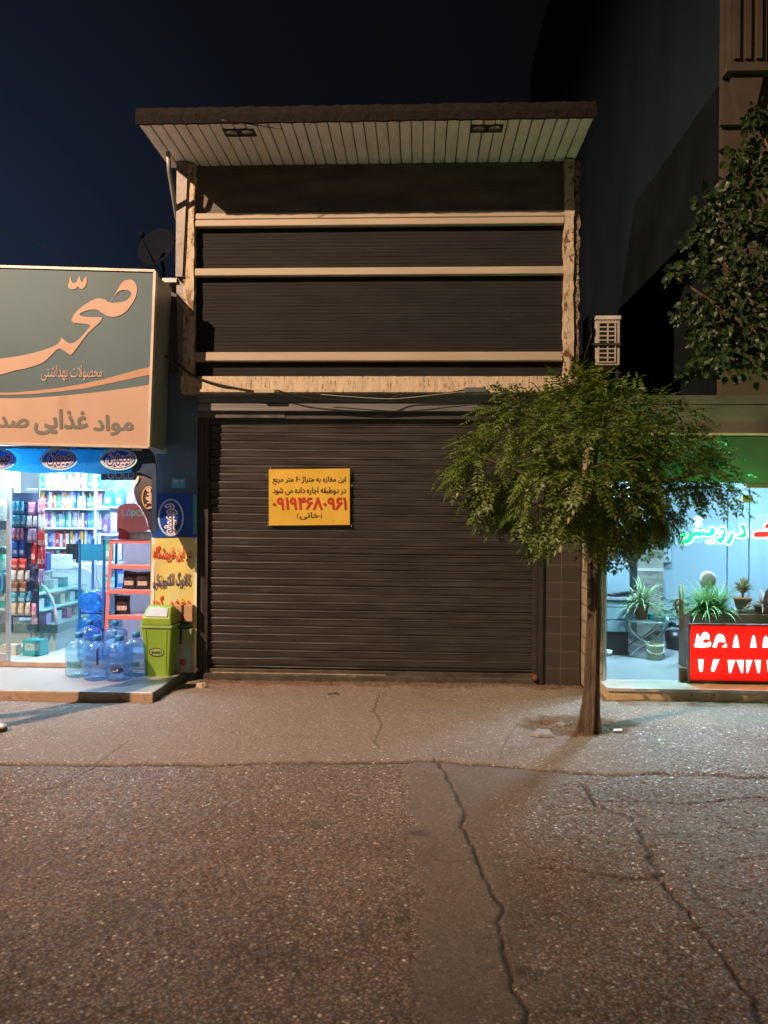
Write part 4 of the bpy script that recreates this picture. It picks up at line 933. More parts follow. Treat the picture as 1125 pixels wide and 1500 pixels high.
# nearer shelving with detergents
YD = 1.75
dx0, dx1 = x_(144, 760, YD), x_(226, 760, YD)
dk = thing('shelving_unit', 'white shelving of large detergent jugs seen between the blue bottle rack and red rack', 'shelves', ((dx0 + dx1) / 2, YD + .2, .14))
for q in (741.5, 782, 823, 866):
    zq = z(q, 170, YD); b = MB(); b.box(dx0 - .02, dx1, YD, YD + .34, zq - .022, zq); b.build('shelf', M_shelf, dk)
for q in (dx0 - .02, dx1): b = MB(); b.box(q - .03, q, YD - .01, YD + .02, .14, 2.2); b.build('upright', M_shelf, dk)
b = MB(); b.box(dx0, dx1, YD + .34, YD + .35, .14, 2.3); b.build('back_panel', mat('shelf_back', (.3, .38, .5), .6), dk)
for q, nm_, items in ((741.5, 'top', [('jug', 'teal', 9), ('jug', 'cyan', 9), ('jug', 'lilac', 9), ('jug', 'pink', 9)]), (782, 'middle', [('jug', 'purple', 6), ('packet', 'white', 9), ('jug', 'brown', 7), ('jug', 'green', 9), ('jug', 'white', 8)]),
                      (823, 'lower', [('packet', 'green', 8), ('packet', 'white', 8), ('bottle', 'pink', 6), ('bottle', 'red', 6), ('packet', 'lilac', 8)]), (866, 'lowest', [('bottle', 'teal', 6), ('bottle', 'cyan', 6), ('box', 'blue', 8), ('box', 'white', 8), ('box', 'cyan', 8)])):
    stock(items, dx0 + .01, dx1 - .1, YD + .1, z(q, 170, YD), .26, nm_ + ' detergent shelf', 'goods on the detergent shelves')
# hanging snack rack at the entrance
YH = .42; pH = pl0(YH)
hk = thing('hanging_rack', 'black wire rack by the entrance post hung with rows of small snack packets', 'display rack', (x_(38, 900, YH), YH, .14))
b = MB()
for q in (19, 57): b.tube([pH(q, 715), pH(q - 1, 925)], .008, 6)
b.build('post', M_dark, hk)
b = MB(); b.box(x_(19, 800, YH + .03), x_(57, 800, YH + .03), YH + .03, YH + .04, z(905, 38, YH), z(722, 38, YH)); b.build('back_panel', mat('rack_peg_panel', (.10, .15, .28), .6, var=.4, scale=14), hk)
HR = [(737, 'cyan', 6, 22, 40, 15), (738, 'pink', 2, 46, 56, 16), (757, 'cyan', 6, 22, 42, 14), (758, 'white', 3, 43, 57, 14), (776, 'pink', 6, 22, 40, 15), (777, 'lilac', 3, 44, 57, 18), (796, 'blue', 4, 22, 42, 19), (798, 'red', 2, 50, 58, 28), (820, 'red', 4, 20, 44, 14), (837, 'white', 5, 18, 46, 14), (853, 'brown', 4, 20, 44, 16), (868, 'cyan', 5, 18, 48, 15), (884, 'cream', 6, 20, 50, 16), (886, 'pink', 2, 51, 58, 18), (735, 'pink', 3, 60, 68, 20), (757, 'white', 3, 60, 69, 20), (780, 'red', 3, 60, 69, 24), (806, 'red', 3, 60, 70, 26), (836, 'lilac', 3, 60, 69, 20)]
for ri, (y0, cl, n_, xa, xb, hh) in enumerate(HR):
    b = MB(); b.tube([pH(19 if xa < 60 else 56, y0 - 1), pH(57 if xa < 60 else 71, y0 - 1)], .005, 6); b.build('hook_bar', M_dark, hk)
    for i in range(n_):
        cx = xa + (xb - xa) * (i + .5) / n_; c = pH(cx, y0 + hh); wpx = (xb - xa) / n_
        pillow((c.x, YH - .05 - .03 * (i % 2), c.z), wpx * .007 * 1.3, hh * .0083, .035, gm(cl), 'snack_packet', ORD[i] + ' ' + cl + ' packet from the entrance post on the ' + ORD[ri] + ' bar of the wire rack', 'snack packet', 'packets on the wire rack', prt(cl), R.uniform(-.06, .06))
# entrance post and glazed door leaf at the picture edge
dl = thing('glass_door', 'open aluminium glass door leaf beside the hanging snack rack', 'door', (-3.95, .0, .14))
b = MB(); x0 = x_(9, 800, 0); b.box(x0, x0 + .035, -.0, .04, .14, 2.3); b.box(x0 - .75, x0, .0, .04, .14, .22); b.box(x0 - .75, x0, 0, .04, 2.2, 2.3); b.box(x0 - .785, x0 - .75, 0, .04, .14, 2.3); b.build('frame', M_alum, dl, bevel=.003)
b = MB(); b.box(x0 - .75, x0, .016, .022, .22, 2.2); b.build('pane', thin('door_glass', (.9, .96, .97), .1), dl)
b = MB(); b.bbox(x0 - .045, x0 - .02, -.012, .0, z(865, 6, 0), z(835, 6, 0), .003); b.build('blue_sticker', mat('sticker_blue', (.05, .3, .75), .5), dl)
# shelf with goods behind the door leaf
bx0 = x_(-60, 800, .9); bx1 = x_(14, 800, .9)
ek = thing('shelving_unit', 'small white shelving behind the aluminium glass door at the picture edge', 'shelves', (bx0, .9, .14))
for q in (760, 800, 840, 890): b = MB(); zq = z(q, 8, .9); b.box(bx0, bx1, .8, 1.1, zq - .02, zq); b.build('shelf', M_shelf, ek)
b = MB(); b.box(bx0, bx1, 1.1, 1.12, .14, 2.3); b.build('back_panel', M_shelf, ek)
for q, nm_, items in ((760, 'top', [('box', 'cream', 8), ('box', 'cyan', 8), ('box', 'white', 8), ('tin', 'cream', 6)]), (800, 'middle', [('box', 'white', 8), ('box', 'teal', 8), ('tin', 'cream', 6), ('box', 'cream', 6)]), (840, 'lower', [('bottle', 'teal', 6), ('bottle', 'cyan', 6), ('bottle', 'yellow', 6), ('tin', 'green', 6)]), (890, 'lowest', [('box', 'navy', 8), ('box', 'cyan', 8), ('tin', 'white', 6), ('box', 'teal', 7)])):
    stock(items, bx0 + .02, bx1 - .02, .9, z(q, 8, .9), .22, nm_ + ' shelf behind the glass door', 'goods behind the glass door')
# deli counter
dc = thing('deli_counter', 'curved glass deli counter with pale green base inside the lit grocery', 'display counter', (-4.15, 1.2, .14))
xq0, xq1, yq0, yq1 = -4.5, -3.86, .62, 1.95
M_dcb = mat('counter_grey_green', (.33, .42, .42), .35, var=.06)
arc = [(xq1, .42)] + [(xq1 - .40 * (1 - math.cos(a)), .42 + .52 * math.sin(a)) for a in [PI / 2 * i / 8 for i in range(1, 9)]]
b = MB(); b.box(xq0, xq1 + .0, yq0, yq1, .14, .40); b.build('base', M_dcb, dc, bevel=.006)
b = MB(); b.box(xq1, xq1 + .02, yq0, yq1, .33, .42); b.box(xq0, xq1 + .02, yq0 - .012, yq0, .33, .42); b.build('bumper', mat('bumper_dark', (.12, .2, .2), .4), dc)
b = MB(); loops = [[V((x, yy, q)) for x, q in arc] for yy in (yq0 + .02, yq1)]; b.loft(loops, closed=False, smooth=True); b.build('front_glass', thin('counter_glass', (.82, .95, .93), .2), dc)
b = MB(); b.box(xq0, arc[-1][0] + .02, yq0, yq1, .935, .955); b.build('top', mat('counter_top', (.5, .68, .66), .2), dc)
for yy in (yq0 + .01, yq1): b = MB(); b.tube([V((x, yy, q)) for x, q in arc], .016, 6); b.build('end_frame', M_white, dc)
for zq in (.55, .72):
    b = MB(); b.box(xq0 + .05, xq1 - .1 - (zq - .4) * .4, yq0 + .03, yq1 - .05, zq, zq + .012); b.build('glass_shelf', mat('pale_glass_shelf', (.5, .7, .68), .2), dc)
k = 0
for zq, cls in ((.402, ['lilac', 'white', 'pink', 'cream', 'white']), (.563, ['white', 'cyan', 'cream', 'white', 'teal']), (.733, ['orange', 'green', 'white', 'teal'])):
    for i, cl in enumerate(cls):
        goods('box', cl, (xq1 - .24 - (zq - .4) * .5, yq0 + .16 + i * .25, zq), .16, .11, '%s tub %s from the street end on the %s tier of the deli counter' % (cl, ORD[i], ('bottom', 'middle', 'upper')[k]), 'tub', 'tubs in the deli counter')
    k += 1
goods('box', 'teal', (-4.25, .8, .957), .16, .12, 'dark teal box standing on the street end of the deli counter', 'box', None)
goods('box', 'navy', (-4.25, 1.1, .957), .14, .2, 'navy box standing on top of the deli counter', 'box', None)
goods('box', 'white', (-4.2, 1.45, .957), .2, .16, 'white scale-like box on the far end of the deli counter', 'box', None)
# floor clutter in front of the counter
for i, (px_, py_, cl, w_, h_) in enumerate(((30, 948, 'white', .18, .09), (52, 953, 'teal', .2, .16), (16, 952, 'cream', .16, .1))):
    c = G(px_, py_ + 6, .141); goods('packet' if cl == 'white' else 'box', cl, (c.x, min(c.y, .5), .141), w_, h_, ('low %s packet' if cl == 'white' else '%s carton') % cl + ' on the shop floor in front of the deli counter', 'packet' if cl == 'white' else 'box', None)
# cash desk behind the counter
cd = thing('cash_desk', 'low white cash desk with dark screen at the back of the grocery', 'desk', (-4.3, 2.45, .14))
b = MB(); b.box(-4.72, -3.95, 2.3, 2.65, .14, .95); b.build('desk_body', M_white, cd, bevel=.006)
b = MB(); b.box(-4.6, -4.3, 2.42, 2.44, 1.0, 1.2); b.box(-4.47, -4.43, 2.42, 2.45, .95, 1.0); b.build('screen', M_black, cd)
# hanging lamps and ceiling light panels
M_lampw = emis('grocery_bulb', (.78, .9, 1.), 260.)
for c, lab in ((P(103, 712, 1.2), 'glaring white bulb hanging in the middle of the grocery'), (P(1, 689, -.2), 'glaring white bulb at the picture edge under the awning')):
    t_ = thing('hanging_bulb', lab, 'lamp', c)
    b = MB(); b.lathe(c + V((0, 0, -.05)), [(0, 0), (.035, .01), (.052, .04), (.05, .07), (.03, .1), (.02, .12)], 16); b.build('bulb', M_lampw, t_)
    b = MB(); b.tube([c + V((0, 0, .07)), c + V((0, 0, 2.6 - c.z if c.y > 0 else .2))], .006, 6); b.lathe(c + V((0, 0, .068)), [(.022, 0), (.022, .05), (.0, .06)], 12); b.build('flex', M_white, t_)
M_lp = emis('grocery_light_panel', (.47, .78, 1.), 60.)
for i, (x, y) in enumerate(((-3.3, .62), (-5.0, .8), (-3.6, 2.3), (-5.0, 2.3))):
    t_ = thing('ceiling_light', ('cool white ceiling light panel nearest the water bottle rack', 'cool white ceiling light panel above the deli counter', 'cool white ceiling light panel before the detergent shelving', 'cool white ceiling light panel before the back shelving')[i], 'ceiling light', (x, y, 2.56))
    b = MB(); b.box(x - .32, x + .32, y - .32, y + .32, 2.565, 2.599); b.build('housing', M_white, t_)
    b = MB(); b.box(x - .3, x + .3, y - .3, y + .3, 2.555, 2.563); b.build('diffuser', M_lp, t_)
# dish on the grocery roof
c = P(229, 362, 1.0)
ds = thing('satellite_dish', 'dim satellite dish on a pole above the grocery roof behind the sign', 'dish', (c.x, c.y, 3.7))
b = MB(); nrm = V((-.25, -.9, .25)).normalized(); b.lathe(c, [(.0, .05), (.1, .04), (.18, .015), (.225, -.012), (.23, -.01), (.18, .025), (.1, .05), (.0, .06)], 30, tuple(-nrm)); b.build('reflector', mat('dish_grey', (.008, .011, .018), .9, spec=.03), ds)
b = MB(); b.tube([c + nrm * -.05, V((c.x + .05, c.y + .1, c.z - .2)), V((c.x + .05, c.y + .1, 3.7))], .018, 8); b.build('pole', MATS['dish_grey'], ds)
b = MB(); b.tube([c + V((0, .0, -.22)), c + nrm * .28 + V((0, 0, -.05))], .008, 6); b.lathe(c + nrm * .28 + V((0, 0, -.06)), [(.0, 0), (.03, .01), (.03, .06), (0, .07)], 10); b.build('feed_arm', MATS['dish_grey'], ds)
cable('cable', 'faint guy wire sloping down behind the top of the large grocery sign', [P(-30, 325, .6), P(40, 350, .6), P(120, 392, .6)], .005, mat('guy_wire', (.012, .014, .018), .9, spec=.03))

# ================================================================== OFFICE (glazed shop with neon) AND ITS TALL BUILDING
off = thing('office_building', 'tall dark building with a glass-fronted pale blue office at street level behind the small tree', 'building', (3.6, 1, 0))
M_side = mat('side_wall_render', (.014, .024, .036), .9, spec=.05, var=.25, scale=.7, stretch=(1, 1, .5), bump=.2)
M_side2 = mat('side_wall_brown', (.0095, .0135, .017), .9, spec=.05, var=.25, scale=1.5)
M_stone = mat('facade_stone', (.085, .072, .055), .8, spec=.1, var=.18, scale=3, bump=.3)
YO, YG = -.30, -.26
XG = 1.705
ZR = P(1000, 579, YO).z; ZH = P(1060, 636, YO).z; ZO = P(1060, 707, YG).z
b = MB(); b.box(2.80, 2.9, YO + .1, 12.6, ZR, 13.1); b.build('side_wall', M_side, off)
b = MB(); b.box(2.72, 2.798, YO + .1, 2.5, ZR, 5.6); b.hexa([V((2.72, 2.5, ZR)), V((2.798, 2.5, ZR)), V((2.798, 3.4, ZR)), V((2.72, 3.4, ZR)), V((2.72, 2.5, 5.6)), V((2.798, 2.5, 5.6)), V((2.798, 3.4, 4.2)), V((2.72, 3.4, 4.2))]); b.build('side_annex', M_side2, off)
# stone front of the tall building
xs0 = P(1060, 100, YO).x
b = MB(); b.box(xs0, 9, YO, YO + .1, ZR, 14); b.build('stone_front', M_stone, off)
b = MB()
zc0, zc1, zc2 = P(1090, 170, YO - .1).z, P(1090, 97, YO - .1).z, 14
xp0, xp1 = P(1070, 50, YO - .1).x, P(1124, 50, YO - .1).x
b.box(xp0, xp1, YO - .09, YO - .001, zc1, 14)
for i in range(3):
    x = xp0 + .03 + i * (xp1 - xp0 - .03) / 3; b.box(x, x + (xp1 - xp0) / 3 - .06, YO - .12, YO - .09, zc1 + .06, 14)
b.box(xp0 - .04, xp1 + .04, YO - .14, YO - .001, zc1 - .06, zc1)
b.prism([V((xp0 + .02, YO - .08, zc1 - .06)), V((xp1 - .02, YO - .08, zc1 - .06)), V((xp1 - .1, YO - .08, zc0)), V((xp0 + .1, YO - .08, zc0))], (0, .079, 0))
b.box(xp0 - .06, xp1 + .3, YO - .05, YO - .001, zc0 - .05, zc0)
b.build('pilaster', M_stone, off)
b = MB()
for q in range(12):
    zq = ZR + .5 + q * .42
    if zq < zc0 - .1: b.box(xs0 + .002, 9, YO - .006, YO - .001, zq, zq + .012)
b.build('joint', mat('stone_joint', (.12, .1, .08), .9), off)
# street-level storey
b = MB(); b.box(1.57, 9, YO, 2.72, ZR - .08, ZR); b.build('roof_slab', mat('slab_concrete', (.08, .085, .07), .9, var=.3, scale=4, bump=.4), off)
b = MB(); b.box(1.57, 9, YO + .01, YO + .09, ZH, ZR - .082); b.build('fascia_wall', mat('fascia_render', (.085, .09, .068), .85, var=.35, scale=3, bump=.3), off)
b = MB(); b.box(1.56, 9, YO - .025, YO + .02, ZH - .012, ZH + .008); b.build('fascia_strip', mat('strip_brass', (.6, .52, .35), .4, .4), off)
b = MB(); b.box(1.57, 9, YO - .01, YO + .09, ZO, ZH - .014); b.build('header_board', mat('header_neon_tinted', (.045, .10, .05), .5, var=.2, scale=2), off)  # green of the neon glow is mixed into the board's colour
M_brick = mat('tan_jamb_brick', (.34, .28, .19), .8, var=.2, scale=9, bump=.3)
b = MB(); xj0, xj1 = x_(851.5, 900, 0) + .002, XG
h = .155; q = .02
while q < ZO + .3:
    b.box(xj0 + R.uniform(0, .004), xj1 - .003, YO + .02 + R.uniform(0, .006), .1, q, q + h - .009); q += h
b.build('brick_jamb', M_brick, off)
b = MB(); b.box(xj0 + .005, xj1 - .006, YO + .035, .1, 0, ZR - .1); b.build('jamb_core', M_black, off)
# step
zst = .115
b = MB(); b.box(XG - .02, 9, -.555, 2.7, -.02, zst - .03); b.build('step_riser', mat('tan_step_stone', (.55, .43, .26), .8, var=.25, scale=5, bump=.4, wear=(.18, .13, .09), wearamt=.62), off, bevel=.004)
b = MB()
for i in range(8): b.box(XG - .03 + i * .9, XG - .03 + i * .9 + .897, -.575, -.2, zst - .029, zst)
b.build('step_tread', mat('tread_stone', (.52, .47, .42), .4, var=.1), off, bevel=.004)
m, t, bb = nt('office_floor_tiles')
br = t.nodes.new('ShaderNodeTexBrick'); tcn = t.nodes.new('ShaderNodeTexCoord'); lk(t, tcn.outputs['Object'], br.inputs['Vector'])
for k, v_ in (('Scale', 1.), ('Mortar Size', .004), ('Brick Width', .6), ('Row Height', .6)): br.inputs[k].default_value = v_
br.offset = 0; br.inputs['Color1'].default_value = (.30, .33, .34, 1); br.inputs['Color2'].default_value = (.34, .37, .38, 1); br.inputs['Mortar'].default_value = (.25, .27, .28, 1)
n = noise(t, 3.5, 8, rough=.75, stretch=(.6, 2, 1)); lk(t, mixc(t, ramp(t, n.outputs[0], [(.58, (0, 0, 0)), (.7, (.7,) * 3)]).outputs[0], br.outputs[0], (.18, .2, .21)), bb.inputs['Base Color']); bb.inputs['Roughness'].default_value = .18
b = MB(); b.box(XG - .02, 7, -.199, 2.4, zst - .029, zst - .002); b.build('floor', m, off)
M_pan = mat('pale_wall_panel', (.20, .29, .33), .45, var=.05, scale=1)
b = MB(); b.box(1.3, 7, 2.4, 2.5, 0, ZO + .3); b.box(XG - .1, XG - .03, .1, 2.4, 0, ZO + .3); b.box(6.9, 7, 0, 2.4, 0, ZO + .3); b.build('inner_wall', M_pan, off)
b = MB(); b.box(1.6, 7, YO + .1, 2.5, ZO + .3, ZO + .36); b.build('ceiling', M_room, off)
YP = 2.0; pQ = pl0(YP)
b = MB()
edges = [962, 1065, 1097, 1180, 1260]
for a, c in zip(edges[:-1], edges[1:]): b.box(pQ(a, 850).x + .006, pQ(c, 850).x - .006, YP, YP + .05, zst, ZO + .29)
b.build('wall_panel', M_pan, off, bevel=.004)
b = MB(); b.box(pQ(925, 850).x, pQ(962, 850).x, YP - .25, YP + .3, zst, ZO + .29); b.build('stone_pillar', mat('grey_green_stone', (.17, .18, .15), .4, var=.5, scale=5, stretch=(1, 1, 3)), off)
b = MB(); b.box(pQ(925, 850).x - .003, pQ(962, 850).x + .003, YP - .254, YP - .25, pQ(940, 834).z, pQ(940, 830).z); b.build('pillar_seam', mat('pale_seam', (.4, .4, .36), .5), off)
wbx = thing('wall_box', 'white wall-mounted cabinet with rounded corners beside the stone pillar', 'cabinet', P(973, 824, 1.9))
b = MB(); p0, p1 = P(963, 824, 1.9), P(983, 783, 1.9); b.box(p0.x, p1.x, 1.86, 1.995, p0.z, p1.z); b.build('door', M_pan, wbx, bevel=.02)
b = MB(); b.box(p0.x - .012, p1.x + .012, 1.88, 1.997, p0.z - .014, p1.z + .01); b.build('gasket', mat('grey_gasket', (.12, .14, .16), .5), wbx, bevel=.02)
# white cabinet and fridge at the glass edge
YC = 1.0; pC = pl0(YC)
cb = thing('white_cabinet', 'white drawer cabinet with tall upper panel just behind the tree trunk', 'cabinet', (pC(905, 900).x, YC + .2, zst))
xa, xb = pC(872, 900).x, pC(925, 900).x
b = MB(); b.box(xa, pC(926, 850).x, YC + .1, YC + .6, pC(900, 872).z, ZO + .1); b.build('upper_panel', M_pan, cb, bevel=.006)
b = MB(); b.box(xa, xb, YC - .02, YC + .6, pC(900, 879).z, pC(900, 874).z); b.build('worktop', mat('worktop_grey', (.25, .28, .3), .3), cb, bevel=.003)
for a, c in ((881, 889), (890.5, 907.5), (909, 925.5)):
    b = MB(); b.box(xa, pC(918, 900).x, YC, YC + .55, pC(900, c).z, pC(900, a).z); b.build('drawer', M_pan, cb, bevel=.004)
b = MB(); b.box(xa, pC(922, 900).x, YC + .04, YC + .55, zst, pC(900, 926).z); b.build('plinth', M_black, cb)
b = MB(); c = pC(890, 932); b.lathe((c.x, YC - .02, zst), [(0, 0), (.04, 0), (.05, .06), (0, .07)], 12); tag(b.build('cup', M_offw, None, 'auto'), 'small pale cup on the tiled floor below the white cabinet drawers', 'cup')
b = MB()
for i in range(3): c = pC(905 + i * 8, 873 - i * 1.5); b.obox((c.x, YC + .05, c.z + .01), V((.08, 0, .004)), V((0, .05, 0)), V((0, 0, .006)))
tag(b.build('folder', M_black, None, 'auto'), 'dark papers lying on the worktop of the white cabinet', 'papers')
# glass front
M_gl = thin('shop_glass', (.93, .97, .97), .1, .01)
gx = [XG + .005, P(987.5, 900, YG).x, P(1009, 900, YG).x, 3.6, 5.2]
b = MB(); b.box(gx[0], gx[1] - .003, YG - .005, YG + .005, zst + .004, ZO); b.build('glass_pane', M_gl, off)
b = MB(); b.box(gx[1] + .003, gx[1] + 1.0, YG - .005, YG + .005, zst + .012, ZO - .06); gd = b.build('glass_door', M_gl, off)
b = MB(); b.box(gx[1] + 1.006, gx[1] + 3.2, YG - .005, YG + .005, zst + .004, ZO); b.build('glass_pane', M_gl, off)
M_brz = mat('bronze_fitting', (.32, .2, .11), .4, .6)
b = MB(); hp = [P(996, 922, YG - .04), P(996, 857, YG - .04)]; hq = [P(1000.5, 922, YG - .04), P(1000.5, 857, YG - .04)]
b.tube(hp, .011, 8); b.tube(hq, .008, 8); ring = [P(994.5 + 5.2 * math.cos(a), 886 + 9 * math.sin(a), YG - .045) for a in [2 * PI * i / 16 for i in range(17)]]; b.tube(ring, .010, 8); b.build('handle', M_brz, gd)
b = MB(); p0, p1 = P(995, 990, YG), P(1011, 978.5, YG); b.box(p0.x, p1.x, YG - .02, YG + .02, zst + .003, p1.z); b.build('patch_fitting', M_brz, gd)
b = MB(); p0, p1 = P(1087, 736, YG), P(1101, 725, YG); b.box(p0.x, p1.x, YG - .022, YG + .022, p0.z, p1.z); b.build('patch_fitting', M_brz, gd)
b = MB(); p0, p1 = P(1092, 714.5, YG), P(1125, 708, YG); b.box(p0.x, 4.3, YG - .03, YG + .03, p0.z, p1.z); b.build('door_rail', M_brz, off)
b = MB(); b.box(gx[0] - .004, gx[0] + .016, YG - .02, YG + .02, zst, ZO); b.box(gx[0] + .03, gx[0] + .036, YG + .02, YG + .05, zst, ZO); b.build('side_profile', M_alum, off)
M_olp = emis('office_light_panel', (.52, .77, 1.), 640.)
for i, (x, y) in enumerate(((2.4, .36), (4.2, .9))):
    t_ = thing('ceiling_light', ('pale blue ceiling light panel over the glass table', 'pale blue ceiling light panel over the planter of the office')[i], 'ceiling light', (x, y, ZO + .25))
    b = MB(); b.box(x - .15, x + .15, y - .15, y + .15, ZO + .265, ZO + .299); b.build('housing', M_white, t_)
    b = MB(); b.box(x - .13, x + .13, y - .13, y + .13, ZO + .255, ZO + .263); b.build('diffuser', M_olp, t_)
# neon
nz_ = lambda L: [(960 + x / 6.818, 740 + y / 6.818) for x, y in L]
YN = -.40; pN = pl0(YN)
M_ng = emis('neon_green', (.42, 1., .66), 2.6); M_nr = emis('neon_red', (1., .62, .6), 2.6)
ng = thing('neon_sign', 'green outlined neon word glowing on the office glass beside the tree crown', 'neon sign', pN(1040, 800))
strokes = {
 'd': [(835, 200), (885, 185), (905, 215), (918, 290), (905, 325), (815, 328), (808, 300), (850, 288), (872, 268), (850, 235), (835, 200)],
 'r': [(775, 262), (748, 280), (725, 335), (698, 375), (735, 400), (765, 370), (785, 300), (775, 262)],
 'v': [(620, 255), (640, 225), (675, 212), (705, 240), (708, 300), (690, 350), (655, 388), (615, 365), (592, 335), (640, 322), (660, 305), (630, 288), (620, 255)],
 'v2': [(645, 262), (660, 252), (674, 268), (660, 282), (645, 262)],
 's': [(385, 272), (402, 235), (420, 258), (442, 248), (462, 264), (482, 240), (502, 268), (530, 266), (545, 230), (575, 214), (602, 238), (600, 285), (570, 312), (520, 320), (480, 308), (440, 320), (398, 312), (375, 350), (345, 380), (300, 392), (250, 380)],
 't': [(250, 285), (255, 320), (285, 335), (315, 318), (328, 280)]}
for k, L in strokes.items():
    b = MB(); b.tube([pN(*q) for q in smoothline(nz_(L), 3)] if False else [pN(q[0], q[1]) for q in smoothline([V((*u, 0)) for u in nz_(L)], 3)], .0085, 6); b.build('letter_tube', M_ng, ng)
M_gf = emis('neon_green_glow', (.0, .62, .22), 1.); M_rf = emis('neon_red_glow', (.5, .012, .012), 1.)  # glowing fills added inside the outlines to imitate the tubes' halo
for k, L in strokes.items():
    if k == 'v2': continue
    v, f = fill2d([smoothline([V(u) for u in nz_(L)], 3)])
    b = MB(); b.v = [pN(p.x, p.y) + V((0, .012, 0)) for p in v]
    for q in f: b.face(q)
    b.build('letter_glow_fill', M_gf, ng)
for cx, cy, r_ in ((435, 187, 26), (410, 132, 13), (455, 138, 12), (525, 366, 20), (567, 364, 20)):
    b = MB(); u0, u1 = nz_([(cx, cy)])[0]; b.tube([pN(u0 + r_ / 6.8 * math.cos(2 * PI * i / 12), u1 + r_ / 6.8 * math.sin(2 * PI * i / 12)) for i in range(13)], .0075, 6); b.build('dot_tube', M_ng, ng)
b = MB()
for px_ in (1010, 1055, 1090): b.tube([pN(px_, 785) + V((0, .005, 0)), pN(px_, 785) + V((0, YG - YN - .006, 0))], .004, 5)
b.build('standoff', M_black, ng)
nr = thing('neon_sign', 'red outlined neon word cut by the picture edge next to the green neon', 'neon sign', pN(1130, 795))
for L in ([(1230, 250), (1125, 252), (990, 262), (978, 290), (985, 325), (1125, 326), (1260, 322), (1330, 280), (1320, 200), (1270, 130), (1220, 90), (1165, 120), (1120, 170), (1090, 195), (1086, 220), (1105, 240), (1150, 225), (1210, 180), (1260, 235), (1230, 250)], [(1400, 320), (1380, 80), (1420, 80), (1440, 320), (1400, 320)]):
    b = MB(); b.tube([pN(q[0], q[1]) for q in smoothline([V((*u, 0)) for u in nz_(L)], 3)], .0085, 6); b.build('letter_tube', M_nr, nr)
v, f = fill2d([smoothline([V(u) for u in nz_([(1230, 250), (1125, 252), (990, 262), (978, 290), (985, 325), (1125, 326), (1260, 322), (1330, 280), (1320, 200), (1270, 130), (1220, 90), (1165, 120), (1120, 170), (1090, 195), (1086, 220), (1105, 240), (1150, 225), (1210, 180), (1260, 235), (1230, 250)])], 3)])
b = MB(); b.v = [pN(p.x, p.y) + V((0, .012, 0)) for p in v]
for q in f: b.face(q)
b.build('letter_glow_fill', M_rf, nr)
b = MB(); b.tube([pN(1120, 788) + V((0, .005, 0)), pN(1120, 788) + V((0, YG - YN - .006, 0))], .004, 5); b.build('standoff', M_black, nr)
# red LED display
YL = -.33; pL = pl0(YL)
ld = thing('led_display', 'glowing red display board with two rows of white digits on the office step', 'display', pL(1070, 992))
p0, p1 = pL(1009, 991), pL(1250, 917)
b = MB(); b.box(p0.x, p1.x, YL, YL + .05, zst + .001, p1.z); b.build('case', mat('display_case', (.08, .03, .025), .5), ld, bevel=.004)
m, t, bb = nt('display_red'); n = noise(t, 2.2, 2)
bb.inputs['Base Color'].default_value = (.3, .01, .008, 1); sxz = t.nodes.new('ShaderNodeSeparateXYZ'); tcd = t.nodes.new('ShaderNodeTexCoord'); lk(t, tcd.outputs['Generated'], sxz.inputs[0])
rz = ramp(t, sxz.outputs[2], [(0, (.12,) * 3), (.22, (.8,) * 3), (.34, (.9,) * 3), (.5, (.42,) * 3), (.68, (1.,) * 3), (.84, (.7,) * 3), (1, (.15,) * 3)])      # LED rows behind the panel
mz = t.nodes.new('ShaderNodeMath'); mz.operation = 'MULTIPLY'; mz.inputs[1].default_value = 3.2; lk(t, rz.outputs[0], mz.inputs[0]); lk(t, mz.outputs[0], bb.inputs['Emission Strength'])
bb.inputs['Emission Color'].default_value = (1, .006, .003, 1)
b = MB(); b.box(p0.x + .012, p1.x - .012, YL - .004, YL - .001, zst + .03, p1.z - .012); b.build('screen', m, ld)
M_dg = emis('digit_light', (1., .36, .33), 6.)
z9 = lambda L: [(1000 + x / 9, 900 + y / 9) for x, y in L]
dig = [[(155, 430), (165, 370), (185, 260), (205, 265), (225, 310), (255, 250), (290, 230), (330, 245), (350, 285), (345, 330), (310, 322), (275, 330), (262, 350), (275, 372), (320, 375), (358, 350), (358, 425)],
 [(390, 430), (410, 370), (430, 300), (460, 262), (500, 257), (545, 290), (558, 360), (520, 365), (480, 360), (452, 385), (445, 430)], [(510, 430), (570, 375), (582, 430)],
 [(655, 435), (672, 330), (690, 270), (712, 270), (725, 330), (742, 435)], [(885, 435), (905, 330), (920, 275), (942, 275), (955, 330), (970, 435)], [(1048, 435), (1060, 320), (1090, 278), (1125, 320), (1140, 300), (1160, 435)],
 [(200, 590), (270, 590), (262, 740), (240, 758), (215, 740)], [(400, 590), (480, 590), (420, 740), (390, 758), (370, 735)], [(590, 600), (690, 600), (632, 770), (608, 770)], [(705, 600), (800, 600), (790, 770), (770, 770)],
 [(830, 600), (915, 600), (857, 770), (840, 770)], [(945, 600), (1028, 600), (1010, 770), (985, 770)], [(1105, 600), (1180, 600), (1150, 760), (1120, 760)], [(1260, 600), (1330, 600), (1300, 760), (1280, 760)], [(1240, 435), (1260, 330), (1300, 330), (1320, 435)]]
for L in dig: shapepx('digit', [smoothpoly(z9(L), 2) if len(L) > 6 else [V(q) for q in z9(L)]], pL, M_dg, ld, .007)
b = MB(); p0, p1 = pL(1007, 991), pL(1010.5, 922); b.box(p0.x, p1.x, YL - .006, YL + .03, zst + .001, p1.z); b.build('support_post', M_steel, ld)

